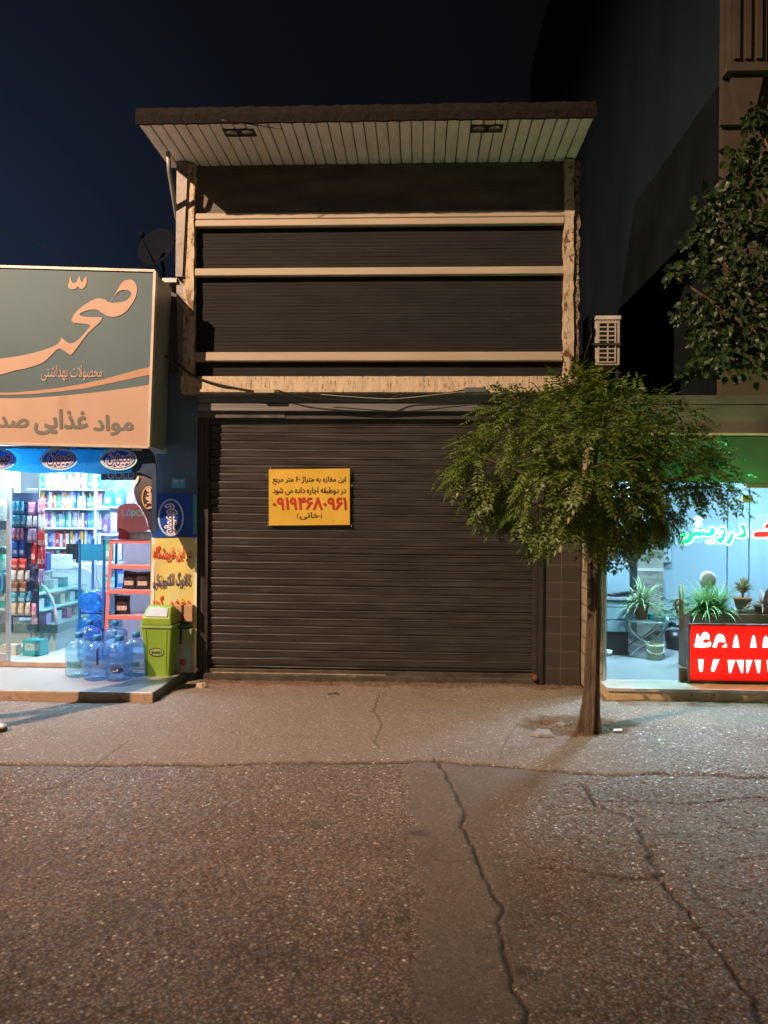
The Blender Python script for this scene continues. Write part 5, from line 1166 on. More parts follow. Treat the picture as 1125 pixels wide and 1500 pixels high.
# ---- plants, table, bucket in the office
M_spider = leafmat('spider_leaf', (.10, .22, .07), (.42, .5, .30), .3, (.6, .65, .5), 60.)
M_green = leafmat('rubber_leaf', (.02, .07, .025), (.05, .14, .05), .25)
M_spk = leafmat('planter_leaf', (.07, .20, .05), (.25, .42, .14), .3, (.45, .5, .25), 40.)
M_terra = mat('terracotta', (.36, .15, .08), .8, var=.15); M_plbrown = mat('planter_brown', (.16, .09, .06), .7, var=.2)
def blades(b, c, n, L0, L1, w, up0=.2, up1=1.1, droop=1.0):
    c = V(c)
    for i in range(n):
        a = R.uniform(0, 2 * PI); e = R.uniform(up0, up1); L = R.uniform(L0, L1); d = V((math.cos(a) * math.cos(e), math.sin(a) * math.cos(e), math.sin(e)))
        side = V((-math.sin(a), math.cos(a), 0)); p = c + V((R.uniform(-.02, .02), R.uniform(-.02, .02), 0)); seg = 6; pts = []
        for s in range(seg + 1):
            pts.append((p.copy(), w * (1 - (s / seg) ** 2) * .5 + .0008)); d = (d + V((0, 0, -droop * L * .62 * (.3 + s / seg)))).normalized(); p = p + d * (L / seg)
        k = len(b.v)
        for p_, w_ in pts: b.v += [p_ - side * w_, p_ + side * w_]
        for s in range(seg): b.face([k + 2 * s, k + 2 * s + 1, k + 2 * s + 3, k + 2 * s + 2], True)
YT = .95; pT = pl0(YT)
tb_ = thing('glass_table', 'low oval glass coffee table with crossed chrome tube legs in the office', 'table', (pT(950, 940).x, YT + .1, zst))
c = pT(948, 911); tz = c.z; tx = c.x
b = MB(); b.lathe((0, 0, 0), [(0, 0), (.99, 0), (1, .006), (1, .012), (.99, .016), (0, .016)], 40)
for i in range(len(b.v)): b.v[i] = V((tx + b.v[i].x * .245, YT + .12 + b.v[i].y * .3, tz + b.v[i].z))
b.build('table_top', thin('table_glass', (.75, .86, .84), .3, .03, .35, (.55, .66, .66)), tb_)
for s in (-1, 1):
    for yy in (YT - .04, YT + .26):
        L = [V((tx + s * -.20, yy, tz - .004)), V((tx + s * -.17, yy, tz - .09)), V((tx + s * -.06, yy, tz - .19)), V((tx + s * .05, yy, tz - .25)), V((tx + s * .15, yy, zst + .05)), V((tx + s * .17, yy, zst + .012))]
        b = MB(); b.tube(smoothline(L, 4), .016, 8); b.build('leg', M_chrome, tb_)
b = MB(); b.tube([V((tx - .17, YT - .04, zst + .014)), V((tx - .17, YT + .26, zst + .014))], .014, 8); b.tube([V((tx + .17, YT - .04, zst + .014)), V((tx + .17, YT + .26, zst + .014))], .014, 8); b.build('foot_bar', M_chrome, tb_)
def potplant(name, label, c, pot, bl, mp_, ml, cat='plant'):
    t_ = thing(name, label, cat, c); C_ = V(c)
    b = MB(); r0, r1, h = pot; b.lathe(C_, [(0, 0), (r0, 0), (r1, h), (r1 * 1.08, h), (r1 * 1.08, h * 1.12), (r1 * .9, h * 1.12), (r1 * .88, h * .95), (0, h * .95)], 18); b.build('pot', mp_, t_)
    b = MB(); blades(b, C_ + V((0, 0, h)), *bl); b.build('foliage', ml, t_); return t_
potplant('spider_plant', 'variegated spider plant in a terracotta pot on the glass coffee table', (tx - .04, YT + .08, tz + .017), (.05, .075, .13), (110, .28, .48, .022, .25, 1.35, 1.25), M_terra, M_spider)
potplant('spider_plant', 'tiny pale spider plantlet at the front edge of the glass coffee table', (tx + .09, YT - .08, tz + .017), (.03, .04, .05), (30, .08, .15, .012, .2, 1.3, 2.0), M_offw, M_spider)
b = MB(); p = pT(956, 905); b.bbox(tx + .03, tx + .19, YT - .02, YT + .1, tz + .018, tz + .085, .008); tag(b.build('tray', mat('teal_plastic', (.04, .36, .32), .35), None, 'auto'), 'turquoise plastic box on the glass coffee table', 'box')
b = MB(); b.bbox(tx + .2, tx + .225, YT - .02, YT + .08, tz + .018, tz + .05, .004); tag(b.build('tissue_pack', M_white, None, 'auto'), 'small white packet at the rim of the glass coffee table', 'packet')
# bucket
YBk = .72; c = P(963, 960, YBk); c = V((c.x, YBk + .1, zst))
bu = thing('bucket', 'cream plastic bucket with a torn white label under the glass table', 'bucket', c)
b = MB(); b.lathe(c, [(0, 0), (.072, 0), (.09, .14), (.095, .145), (.095, .16), (.088, .16), (.084, .145), (.068, .01), (0, .01)], 22); b.build('body', mat('cream_bucket', (.62, .58, .36), .5, var=.06), bu)
b = MB(); b.tube([c + V((.093 * math.cos(a), -.02 - .085 * abs(math.sin(a)) * .9, .12 - .05 * math.sin(a))) for a in [PI * i / 10 for i in range(11)]], .003, 6); b.build('handle', M_white, bu)
# floor-standing foliage behind the table
t_ = thing('rubber_plant', 'dark broad-leaved plant on the office floor behind the glass table', 'plant', (pl0(1.5)(990, 930).x, 1.5, zst)); C_ = V(t_.location)
b = MB(); b.lathe(C_, [(0, 0), (.1, 0), (.13, .2), (.12, .2), (0, .18)], 16); b.build('pot', M_black, t_)
b = MB()
for i in range(90):
    p = C_ + V((R.gauss(0, .11), R.gauss(0, .1), R.uniform(.22, .58))); a = R.uniform(0, 6.28); d = V((math.cos(a), math.sin(a), R.uniform(-.6, .5))).normalized(); s = d.cross(V((0, 0, 1))).normalized() * .035; L = R.uniform(.09, .15)
    k = len(b.v); b.v += [p, p + d * L * .5 + s, p + d * L + V((0, 0, -.02)), p + d * L * .5 - s]; b.face([k, k + 1, k + 2, k + 3], True)
b.build('foliage', M_green, t_)
# long planter behind the glass
YPl = .25; pK = pl0(YPl)
pk = thing('planter', 'long brown planter box with a bushy spider plant behind the red display board', 'planter', (pK(1080, 930).x, YPl + .15, zst))
x0, x1 = pK(1010, 930).x, pK(1230, 930).x; zp = pK(1060, 899).z
b = MB(); b.box(x0, x1, YPl, YPl + .32, zst, zp); b.build('box', M_plbrown, pk, bevel=.01)
b = MB(); b.box(x0 + .02, x1 - .02, YPl + .02, YPl + .3, zp + .001, zp + .012); b.build('soil', mat('potting_soil', (.05, .035, .025), .95, var=.4, scale=30, bump=.6), pk)
for i, (px_, n_) in enumerate(((1040, 170), (1062, 60))):
    b = MB(); c = pK(px_, 900); blades(b, (c.x, YPl + .15, zp), n_, .26, .46, .02, .3, 1.4, 1.2); b.build('foliage', M_spk, pk)
# round thing on a stick, cactus-like plant, tall dry plant standing in / behind the planter
c = P(1031, 848, .55); dp = thing('round_fan', 'round straw fan on a stick standing in the long planter', 'fan', (c.x, .45, zp))
b = MB(); b.lathe(V((c.x, .45, c.z)), [(0, 0), (.055, .002), (.082, .006), (.084, .010), (.055, .014), (0, .016)], 24, (0, -1, 0))
for i in range(len(b.v)): b.v[i].z = c.z + (b.v[i].z - c.z) * 1.05
b.build('disc', mat('straw', (.36, .33, .26), .8, var=.25, scale=30, bump=.4), dp)
b = MB(); b.tube([V((c.x, .452, c.z - .08)), V((c.x + .01, .452, zp))], .006, 6); b.build('stick', M_kraft, dp)
c = P(1088, 877, .4)
t_ = thing('spiky_plant', 'round spiky plant in a pinkish pot above the planter', 'plant', c); b = MB(); b.lathe(c + V((0, 0, -.1)), [(0, 0), (.06, 0), (.085, .1), (.09, .1), (.09, .115), (0, .11)], 16); b.build('pot', M_terra, t_)
b = MB(); b.tube([c, c + V((0, 0, .06))], .012, 6)
for i in range(80):
    a, e = R.uniform(0, 6.28), R.uniform(-.3, 1.5); d = V((math.cos(a) * math.cos(e), math.sin(a) * math.cos(e), math.sin(e))); p = c + V((0, 0, .10)) + d * .045; s = d.cross(V((.3, .2, 1))).normalized() * .012
    k = len(b.v); b.v += [p - s, p + s, p + d * R.uniform(.05, .09)]; b.face([k, k + 1, k + 2])
b.lathe(c + V((0, 0, .05)), [(0, 0), (.04, .02), (.052, .05), (.04, .085), (0, .1)], 12); b.build('foliage', leafmat('dry_leaf', (.14, .12, .04), (.3, .26, .1), .2), t_)
c = P(1119, 890, .35)
potplant('dry_plant', 'tall plant with long arching brown leaves at the picture edge above the display', (c.x, .35, c.z - .12), (.06, .09, .13), (26, .22, .42, .03, .3, 1.3, 1.3), M_terra, leafmat('brown_leaf', (.12, .075, .05), (.26, .18, .12), .2))
c = P(1112, 893, .1); b = MB(); b.bbox(c.x - .05, c.x + .05, .12, .2, zp + .014, zp + .05, .006); b.v = [q + V((0, .2, 0)) for q in b.v]; tag(b.build('paper_pack', M_white, None, 'auto'), 'crumpled white paper on the planter soil below the brown-leaved plant', 'paper')
# ---- outdoor air conditioner unit on the office roof edge
YA = .05; pA = pl0(YA)
ac = thing('air_conditioner', 'beige air conditioner unit with slotted grille standing above the tree crown', 'air conditioner', (pA(887, 540).x, YA + .15, ZR))
M_ac = mat('ac_beige', (.42, .40, .33), .55, var=.12, scale=5, wear=(.3, .26, .2), wearamt=.66)
p0, p1 = pA(871, 535), pA(908.5, 464)
b = MB(); b.box(p0.x, p1.x, YA, YA + .28, p0.z, p1.z - .03); cs = b.build('casing', M_ac, ac, bevel=.006)
b = MB(); b.box(p0.x - .008, p1.x + .008, YA - .012, YA + .29, p1.z - .03, p1.z + .01); b.build('top_cover', mat('ac_top', (.55, .55, .52), .5), ac, bevel=.006)
gx0, gx1 = pA(876.5, 500).x, pA(901, 500).x
b = MB(); b.box(gx0, gx1, YA - .004, YA + .0, pA(888, 530.5).z, pA(888, 473).z); b.build('grille_recess', M_black, cs)
b = MB(); z0, z1 = pA(888, 530.5).z, pA(888, 473).z
for i in range(10): q = z0 + (z1 - z0) * i / 9; b.box(gx0, gx1, YA - .012, YA - .0045, q - .006, q + .006)
for x in (gx0, gx0 + (gx1 - gx0) * .55, gx1): b.box(x - .007, x + .007, YA - .0125, YA - .0045, z0 - .005, z1 + .005)
b.build('grille_slat', M_ac, cs)
b = MB(); q = pA(888, 505).z; b.box(p0.x - .06, p1.x + .002, YA - .024, YA - .013, q - .012, q + .012); b.box(p0.x - .075, p0.x - .06, YA - .024, YA + .2, ZR, p1.z); b.box(p1.x - .02, p1.x, YA + .05, YA + .09, ZR, p0.z); b.box(p0.x, p0.x + .02, YA + .05, YA + .09, ZR, p0.z); b.build('stand', M_dark, ac)
cable('cable', 'pale hose hanging beside the air conditioner unit', [P(852, 545, -.02), P(858, 515, 0), P(866, 490, .03), P(864, 475, .05), P(872, 470, .1)], .008, mat('pale_hose', (.35, .35, .33), .5))

# ================================================================== STREET TREES
m, t, bb = nt('bark')
n = noise(t, 22, 9, rough=.75, stretch=(1.6, 1.6, .25)); n2 = noise(t, 9, 5, stretch=(2.5, 2.5, .16))
c_ = ramp(t, n.outputs[0], [(.32, (.045, .034, .024)), (.5, (.14, .105, .07)), (.68, (.27, .21, .145))]).outputs[0]
lk(t, mixc(t, ramp(t, n2.outputs[0], [(.56, (0, 0, 0)), (.62, (1, 1, 1))]).outputs[0], c_, (.30, .19, .10)), bb.inputs['Base Color']); bb.inputs['Roughness'].default_value = .9
lk(t, bumpn(t, n.outputs[0], 1., .05).outputs[0], bb.inputs['Normal']); M_bark = m
M_leaf = leafmat('locust_leaf', (.055, .105, .017), (.165, .235, .036), .35, (.29, .33, .06), 3.)
M_leaf2 = leafmat('mulberry_leaf', (.018, .044, .014), (.046, .088, .026), .3, None, 3.)
YT_ = TREE.y
pTr = lambda px, py, dy=0.: P(px, py, YT_ + dy)
lt = thing('street_tree', 'small umbrella-crowned street tree with drooping feathery leaves before the dark shutter edge', 'tree', TREE)
# trunk: flared foot, ridged bark
prof = [(861, 1084, 23), (862, 1070, 20), (864, 1045, 16.5), (866.5, 1011, 14), (868, 960, 12.6), (870, 900, 11.6), (870.5, 850, 10.8), (870.5, 803, 10.6), (869, 770, 11)]
b = MB(); loops = []; NS = 44; sub = 5
ph = [R.uniform(0, 6.28) for _ in range(6)]
for i in range((len(prof) - 1) * sub + 1):
    k, f = divmod(i, sub); f /= sub; a = prof[k]; c = prof[min(k + 1, len(prof) - 1)]
    px_, py_, rp = (a[j] + (c[j] - a[j]) * f for j in range(3)); ce = pTr(px_, py_); r_ = rp * .82 * (YT_ - CAMY) / F
    fl = max(0, (py_ - 1000) / 80)
    L = []
    for j in range(NS):
        th = 2 * PI * j / NS + .25 * math.sin(py_ * .012)
        q = r_ * (1 + .10 * max(0, math.sin(3 * th + ph[3] + py_ * .004)) ** 3 - .08 * max(0, math.sin(4 * th + ph[4] - py_ * .003)) ** 6 + (.07 + .12 * fl) * math.sin(5 * th + ph[0] + py_ * .006) + .045 * math.sin(9 * th + ph[1] - py_ * .01) + .03 * math.sin(17 * th + ph[2] + py_ * .02) + R.uniform(-.02, .02) + .10 * math.exp(-((py_ - 925) / 14) ** 2) * max(0, math.cos(th - 4.4)) + .09 * math.exp(-((py_ - 850) / 12) ** 2) * max(0, math.cos(th - 5.3)))
        L.append(ce + V((q * math.cos(th), q * math.sin(th), 0)))
    loops.append(L)
b.loft(loops, smooth=True); tk = b.build('trunk', M_bark, lt)
top = pTr(866, 772)
CL = [(862, 572, 0, 34), (835, 592, -.15, 36), (900, 590, .1, 36), (948, 606, .15, 40), (800, 600, .1, 32), (760, 610, -.1, 34), (725, 612, .1, 26), (718, 645, .2, 32), (700, 668, -.2, 30), (680, 690, 0, 22),
      (770, 655, -.45, 40), (820, 640, -.6, 44), (880, 635, -.65, 46), (935, 650, -.5, 44), (985, 640, .1, 38), (1012, 664, 0, 30), (1040, 690, .0, 22), (1020, 655, .3, 24), (745, 700, .05, 38), (800, 705, -.7, 44), (858, 700, -.85, 48), (920, 705, -.7, 46),
      (975, 700, -.4, 44), (1010, 712, -.1, 26), (1056, 712, .1, 12), (715, 720, -.1, 28), (735, 740, .1, 30), (780, 755, -.35, 38), (835, 755, -.6, 42), (890, 760, -.5, 42), (945, 752, -.3, 40), (972, 755, .1, 24), (800, 782, .0, 22), (775, 775, .2, 20), (918, 782, .1, 22), (895, 795, -.1, 20), (945, 775, .25, 16),
      (830, 620, .6, 44), (900, 625, .65, 46), (780, 680, .6, 46), (860, 690, .75, 50), (940, 690, .65, 46), (840, 755, .55, 42), (910, 750, .55, 40), (865, 735, 0, 44), (1068, 724, .0, 7), (700, 735, .1, 14), (684, 685, .1, 12), (750, 580, .05, 10), (1003, 612, .0, 14)]
CP = [(pTr(x, y, dy), r * .0052) for x, y, dy, r in CL]
b = MB()
for k in range(0, len(CP), 2):
    p, r = CP[k]; mid = top * .55 + p * .45 + V((R.uniform(-.05, .05), R.uniform(-.05, .05), .10)); b.tube(smoothline([top + V((R.uniform(-.05, .05), R.uniform(-.05, .05), -.05)), mid, p], 4), [.026, .024, .022, .02, .018, .015, .012, .009, .006][:9], 6)
b.build('limb', M_bark, tk)
def pinnate(b, p, d, L, npair, ll, droop):
    """a feather leaf: midrib bending down, paired leaflets"""
    side0 = d.cross(V((0, 0, 1)));
    if side0.length < .05: side0 = V((1, 0, 0))
    side0.normalize(); seg = npair; st = L / seg; d = d.copy()
    for s in range(seg + 1):
        d = (d + V((0, 0, -droop / seg))).normalized(); q = p + d * st
        side = d.cross(V((0, 0, 1)))
        side = side.normalized() if side.length > .1 else side0
        up = side.cross(d)
        if s > 0:
            for sg in (-1, 1):
                ld_ = (side * sg + d * .35 - V((0, 0, 1)) * R.uniform(.05, .6)).normalized(); l_ = ll * R.uniform(.8, 1.15) * (1 - .35 * abs(s / seg - .5)); w = l_ * .21
                wv = (d * .9 + up * R.uniform(-.5, .5)).normalized() * w
                k = len(b.v); b.v += [q, q + ld_ * l_ * .45 + wv, q + ld_ * l_, q + ld_ * l_ * .45 - wv]; b.face([k, k + 1, k + 2, k + 3])
        p = q
    k = len(b.v); b.v += [p, p + d * ll * .4 + side0 * ll * .2, p + d * ll, p + d * ll * .4 - side0 * ll * .2]; b.face([k, k + 1, k + 2, k + 3])
b = MB(); cc = pTr(868, 690)
for p, r in CP:
    nl = int(R.choice((22, 42, 56, 72)) * (r / .2) ** 1.7) + 5
    for i in range(nl):
        a, e = R.uniform(0, 2 * PI), math.asin(R.uniform(-.8, 1)); u = V((math.cos(a) * math.cos(e), math.sin(a) * math.cos(e), math.sin(e)))
        q = p + u * r * R.uniform(.05, .6)
        d = (u * .8 + (q - cc).normalized() * .7 + V((0, 0, R.uniform(-.3, .5)))).normalized()
        pinnate(b, q, d, R.uniform(.14, .22), R.randint(6, 9), R.uniform(.040, .056), R.uniform(.7, 1.6))
for px_, py_ in ((664, 694), (676, 652), (690, 628), (712, 596), (742, 572), (790, 566), (828, 548), (868, 540), (905, 556), (950, 576), (985, 590), (1015, 612), (1042, 640), (1062, 664), (1078, 700), (1076, 726), (670, 712), (684, 742), (712, 762), (750, 782), (772, 806), (800, 806), (898, 812), (928, 806), (942, 800), (958, 790), (1000, 772)):
    e_ = pTr(px_, py_, R.uniform(-.3, .3)); u = (e_ - cc).normalized()
    for i in range(6):
        q = e_ - u * R.uniform(.14, .30) + V((R.gauss(0, .05), R.gauss(0, .08), R.gauss(0, .05)))
        pinnate(b, q, (u + V((R.uniform(-.4, .4), R.uniform(-.6, .3), R.uniform(-.1, .5)))).normalized(), R.uniform(.14, .22), R.randint(6, 9), R.uniform(.040, .055), R.uniform(.6, 1.5))
b.build('crown', M_leaf, lt)
# second tree, mostly outside the picture: broad leaves
T2 = V((3.55, -1.55, 0))
bt = thing('street_tree', 'broad-leaved tree reaching into the picture in front of the stone facade', 'tree', T2)
b = MB(); b.tube(smoothline([T2 + V((0, 0, -.03)), T2 + V((.02, 0, .8)), T2 + V((-.02, .02, 1.9)), T2 + V((.03, 0, 2.6))], 4), [.15, .13, .12, .115, .11, .108, .105, .103, .10, .098, .095, .092, .09], 14); tk2 = b.build('trunk', M_bark, bt)
pB = lambda px, py, dy=0.: P(px, py, -1.35 + dy)
CL2 = [(1105, 172, 0, 24), (1122, 215, .1, 34), (1082, 228, 0, 24), (1100, 270, 0, 34), (1066, 282, .1, 26), (1040, 300, 0, 24), (1100, 318, -.1, 40), (1060, 340, .1, 36), (1020, 345, .1, 22), (1100, 375, -.1, 42), (1040, 388, .1, 36), (1002, 395, .1, 20), (985, 402, 0, 12), (1065, 425, -.1, 40), (1112, 430, .1, 42), (1020, 445, .1, 26), (1000, 460, .1, 16), (1048, 470, 0, 34), (1095, 485, -.1, 42), (1025, 500, .1, 26), (1060, 520, 0, 34), (1020, 540, 0, 18), (1100, 530, .0, 34), (1000, 545, 0, 10),
       (1180, 230, .2, 80), (1190, 340, .2, 90), (1180, 460, .2, 80), (1260, 300, .2, 90), (1270, 430, .2, 90), (1300, 520, .2, 70)]
CP2 = [(pB(x, y, dy), r * .0054) for x, y, dy, r in CL2]
b = MB(); top2 = T2 + V((.03, 0, 2.55))
for k in range(0, len(CP2), 2):
    p, r = CP2[k]; b.tube(smoothline([top2, top2 * .5 + p * .5 + V((0, 0, -.12)), p], 4), [.05, .045, .04, .034, .028, .022, .016, .010, .006], 6)
b.build('limb', M_bark, tk2)
b = MB()
for p, r in CP2:
    nl = int(78 * (r / .2) ** 2) + 8
    for i in range(min(nl, 260)):
        a, e = R.uniform(0, 2 * PI), math.asin(R.uniform(-.9, 1)); u = V((math.cos(a) * math.cos(e), math.sin(a) * math.cos(e), math.sin(e)))
        q = p + u * r * R.uniform(.2, 1.05); d = (u * .5 + V((R.uniform(-.5, .5), R.uniform(-.6, .3), R.uniform(-1.1, .1)))).normalized()
        s = d.cross(V((R.uniform(-.3, .3), -1, R.uniform(-.2, .6)))).normalized(); nrm_ = s.cross(d); L = R.uniform(.045, .088); w = L * .4
        k = len(b.v); fold = nrm_ * w * .25
        b.v += [q, q + d * L * .12 + s * w * .7 + fold, q + d * L * .45 + s * w + fold, q + d * L * .8 + s * w * .45 + fold, q + d * L, q + d * L * .8 - s * w * .45 + fold, q + d * L * .45 - s * w + fold, q + d * L * .12 - s * w * .7 + fold, q + d * L * .5]
        for i0, i1 in ((0, 1), (1, 2), (2, 3), (3, 4), (4, 5), (5, 6), (6, 7), (7, 0)): b.face([k + i0, k + i1, k + 8])
b.build('crown', M_leaf2, bt)

# ---- loose bits on the ground
M_chunk = mat('broken_concrete', (.30, .27, .24), .9, var=.25, scale=20, bump=.6)
def chunk(name, label, c, sx, sy, sz, cat, m=M_chunk, seed=1):
    r = random.Random(seed); b = MB(); n = 9; L = []
    base = [(math.cos(2 * PI * j / n) * r.uniform(.6, 1.1), math.sin(2 * PI * j / n) * r.uniform(.6, 1.1)) for j in range(n)]
    for zq, k in ((-.2, .92), (.25, 1), (.8, .92), (1, .7)): L.append([c + V((x * sx * k + r.uniform(-.08, .08) * sx, y * sy * k, sz * zq + r.uniform(-.1, .1) * sz)) for x, y in base])
    b.loft(L); return tag(b.build(name, m, None, tuple(c)), label, cat)
c = G(795, 1077); chunk('concrete_chunk', 'flat broken concrete slab piece lying beside the tree pit', V((c.x, c.y, 0)), .095, .12, .03, 'rubble', seed=3)
c = G(822, 1063); chunk('concrete_chunk', 'small grey concrete lump between the slab piece and the trunk', V((c.x, c.y, -.01)), .05, .035, .03, 'rubble', seed=4)
c = G(296, 1008); chunk('stone', 'pale stone lump by the foot of the shutter near the platform corner', V((c.x, c.y, 0)), .055, .04, .045, 'stone', mat('pale_stone', (.5, .42, .32), .9, var=.2, scale=20), 5)
c = G(904, 1073); b = MB(); q = V((c.x, c.y, .02)); b.hexa([q + V(u) for u in ((-.035, -.02, -.006), (.03, -.03, 0), (.04, .015, .004), (-.02, .02, 0), (-.035, -.02, -.003), (.03, -.03, .003), (.04, .015, .007), (-.02, .02, .003))]); tag(b.build('paper_scrap', M_white, None, 'auto'), 'white paper scrap on the asphalt behind the tree trunk foot', 'paper')
c = G(489, 1019); b = MB(); b.tube([V((c.x - .06, c.y, .014)), V((c.x - .01, c.y + .01, .02)), V((c.x + .05, c.y - .004, .018))], .006, 6); b.tube([V((c.x - .01, c.y + .01, .02)), V((c.x + .02, c.y + .04, .022))], .004, 6); tag(b.build('twig', M_bark, None, 'auto'), 'short dark twig lying on the apron before the shutter', 'twig')
c = P(288, 981, -.06); b = MB(); b.box(c.x - .015, c.x + .012, c.y - .012, c.y + .002, c.z - .01, c.z + .02); tag(b.build('paper_tag', M_white, None, 'auto'), 'tiny white paper tag in the shade by the platform corner', 'paper')
# leaf litter and grit round the pit
b = MB()
for i in range(420):
    a = R.uniform(0, 6.28); rr_q = abs(R.gauss(0, .26)) + .1; x, y = TREE.x - .02 + math.cos(a) * rr_q * 1.3, TREE.y + .1 + math.sin(a) * rr_q * .8
    if i > 260: x, y = R.uniform(-2.1, 1.6), -.06 - abs(R.gauss(0, .10))
    s = R.uniform(.004, .016); d = V((R.uniform(-1, 1), R.uniform(-1, 1), R.uniform(-.3, .3))).normalized(); e = d.cross(V((R.uniform(-.3, .3), R.uniform(-.3, .3), 1))).normalized()
    q = V((x, y, .012 + .006 * R.random())); k = len(b.v); b.v += [q - d * s, q + e * s * .5, q + d * s, q - e * s * .5]; b.face([k, k + 1, k + 2, k + 3])
tag(b.build('leaf_litter', leafmat('dry_litter', (.12, .075, .04), (.3, .2, .11), .1, (.4, .33, .24), 30.)), kind='stuff')

# ================================================================== PERSON at the left edge: only a shoe tip is in the picture
ft = G(10, 1073)
px0, py0 = ft.x - .16, ft.y
pr_ = thing('person', 'person in dark trousers stepping in at the picture edge, one cream and tan shoe showing', 'person', (px0 - .18, py0 + .06, 0))
def skin(name, nodes, edges, m, root=0, sub=2):
    me = bpy.data.meshes.new(name); o0 = V(pr_.location)
    me.from_pydata([tuple(V(n[0]) - o0) for n in nodes], edges, []); o = bpy.data.objects.new(name, me); COL.objects.link(o); o.parent = pr_
    o.modifiers.new('skin', 'SKIN'); sv = me.skin_vertices[0].data
    for i, n in enumerate(nodes): sv[i].radius = n[1] if hasattr(n[1], '__len__') else (n[1], n[1]); sv[i].use_root = i == root
    s = o.modifiers.new('sub', 'SUBSURF'); s.levels = sub; s.render_levels = sub
    o.modifiers['skin'].use_smooth_shade = True; me.materials.append(m); return o
M_skin = mat('skin', (.42, .25, .17), .5, var=.05); M_trou = mat('navy_trousers', (.02, .022, .04), .8, var=.2); M_jack = mat('grey_jacket', (.10, .10, .115), .8, var=.15)
bx_, by_ = px0 - .20, py0 + .05
B = lambda x, y, zq: (bx_ + x, by_ + y, zq)
# walking towards +X: front foot at px0, rear foot behind
nodes = [(B(0, 0, .95), .12), (B(0, 0, 1.15), (.12, .13)), (B(.02, 0, 1.38), (.11, .15)), (B(.03, 0, 1.50), .06), (B(.05, 0, 1.62), (.075, .07)), (B(.05, 0, 1.74), (.085, .075)),
         (B(0, -.09, .90), .09), (B(.08, -.09, .50), .06), (B(.11, -.08, .10), .04), (B(0, .09, .90), .09), (B(-.05, .09, .50), .06), (B(-.26, .09, .14), .04),
         (B(.02, -.19, 1.42), .055), (B(-.10, -.23, 1.14), .042), (B(-.02, -.23, .90), .03), (B(.02, .19, 1.42), .055), (B(.06, .23, 1.13), .042), (B(.10, .22, .9), .03)]
edges = [(0, 1), (1, 2), (2, 3), (3, 4), (4, 5), (0, 6), (6, 7), (7, 8), (0, 9), (9, 10), (10, 11), (2, 12), (12, 13), (13, 14), (2, 15), (15, 16), (16, 17)]
for base, s in ((14, -1), (17, 1)):
    w = V(nodes[base][0]); k = len(nodes); nodes.append((tuple(w + V((.01, 0, -.07))), (.035, .018))); edges.append((base, k))
    for f, (dx, L) in enumerate(((-.028, .07), (-.009, .085), (.011, .08), (.030, .062))):
        a = len(nodes); nodes += [(tuple(w + V((.01 + dx, 0, -.10))), .009), (tuple(w + V((.016 + dx, -s * .012, -.10 - L * .55))), .008), (tuple(w + V((.02 + dx, -s * .03, -.10 - L))), .0065)]; edges += [(k, a), (a, a + 1), (a + 1, a + 2)]
    a = len(nodes); nodes += [(tuple(w + V((.05, -s * .01, -.06))), .010), (tuple(w + V((.062, -s * .02, -.10))), .008)]; edges += [(k, a), (a, a + 1)]
skin('body', nodes, edges, M_skin)
skin('trousers', [(B(0, 0, 1.0), (.135, .15)), (B(0, 0, .93), (.13, .15)), (B(.005, -.09, .85), .105), (B(.085, -.09, .50), .08), (B(.105, -.08, .12), .07), (B(.005, .09, .85), .105), (B(-.05, .09, .5), .08), (B(-.25, .09, .17), .068)], [(0, 1), (1, 2), (2, 3), (3, 4), (1, 5), (5, 6), (6, 7)], M_trou)
skin('jacket', [(B(0, 0, .92), (.15, .165)), (B(0, 0, 1.15), (.14, .155)), (B(.02, 0, 1.38), (.13, .17)), (B(.03, 0, 1.49), .085), (B(.02, -.19, 1.43), .07), (B(-.10, -.23, 1.14), .057), (B(-.03, -.23, .93), .048), (B(.02, .19, 1.43), .07), (B(.06, .23, 1.13), .057), (B(.10, .22, .93), .048)], [(0, 1), (1, 2), (2, 3), (2, 4), (4, 5), (5, 6), (2, 7), (7, 8), (8, 9)], M_jack)
b = MB(); hc = V(B(.045, 0, 1.73)); b.lathe(hc, [(.088, -.03), (.098, .0), (.098, .04), (.075, .085), (.03, .105), (0, .108)], 16)
for i in range(len(b.v)):
    q = b.v[i] - hc
    b.v[i] = hc + V((q.x * 1.02 - .012, q.y * .9, q.z + (-.05 if q.x < -.02 and q.z < .01 else 0)))
b.build('hair', mat('dark_hair', (.012, .010, .009), .6), pr_)
b = MB(); f0 = V(B(.135, 0, 1.66)); b.lathe(f0, [(.0, -.02), (.014, -.015), (.012, .0), (.006, .03), (0, .04)], 8)
b.build('nose', M_skin, pr_)
b = MB()
for s in (-1, 1): b.lathe(V(B(.127, s * .03, 1.70)), [(0, -.008), (.011, 0), (0, .008)], 8)
b.build('eye', M_black, pr_)
b = MB(); b.obox(B(.128, 0, 1.615), V((.006, 0, 0)), V((0, .022, 0)), V((0, 0, .004))); b.build('mouth', mat('lips', (.3, .12, .1), .5), pr_)
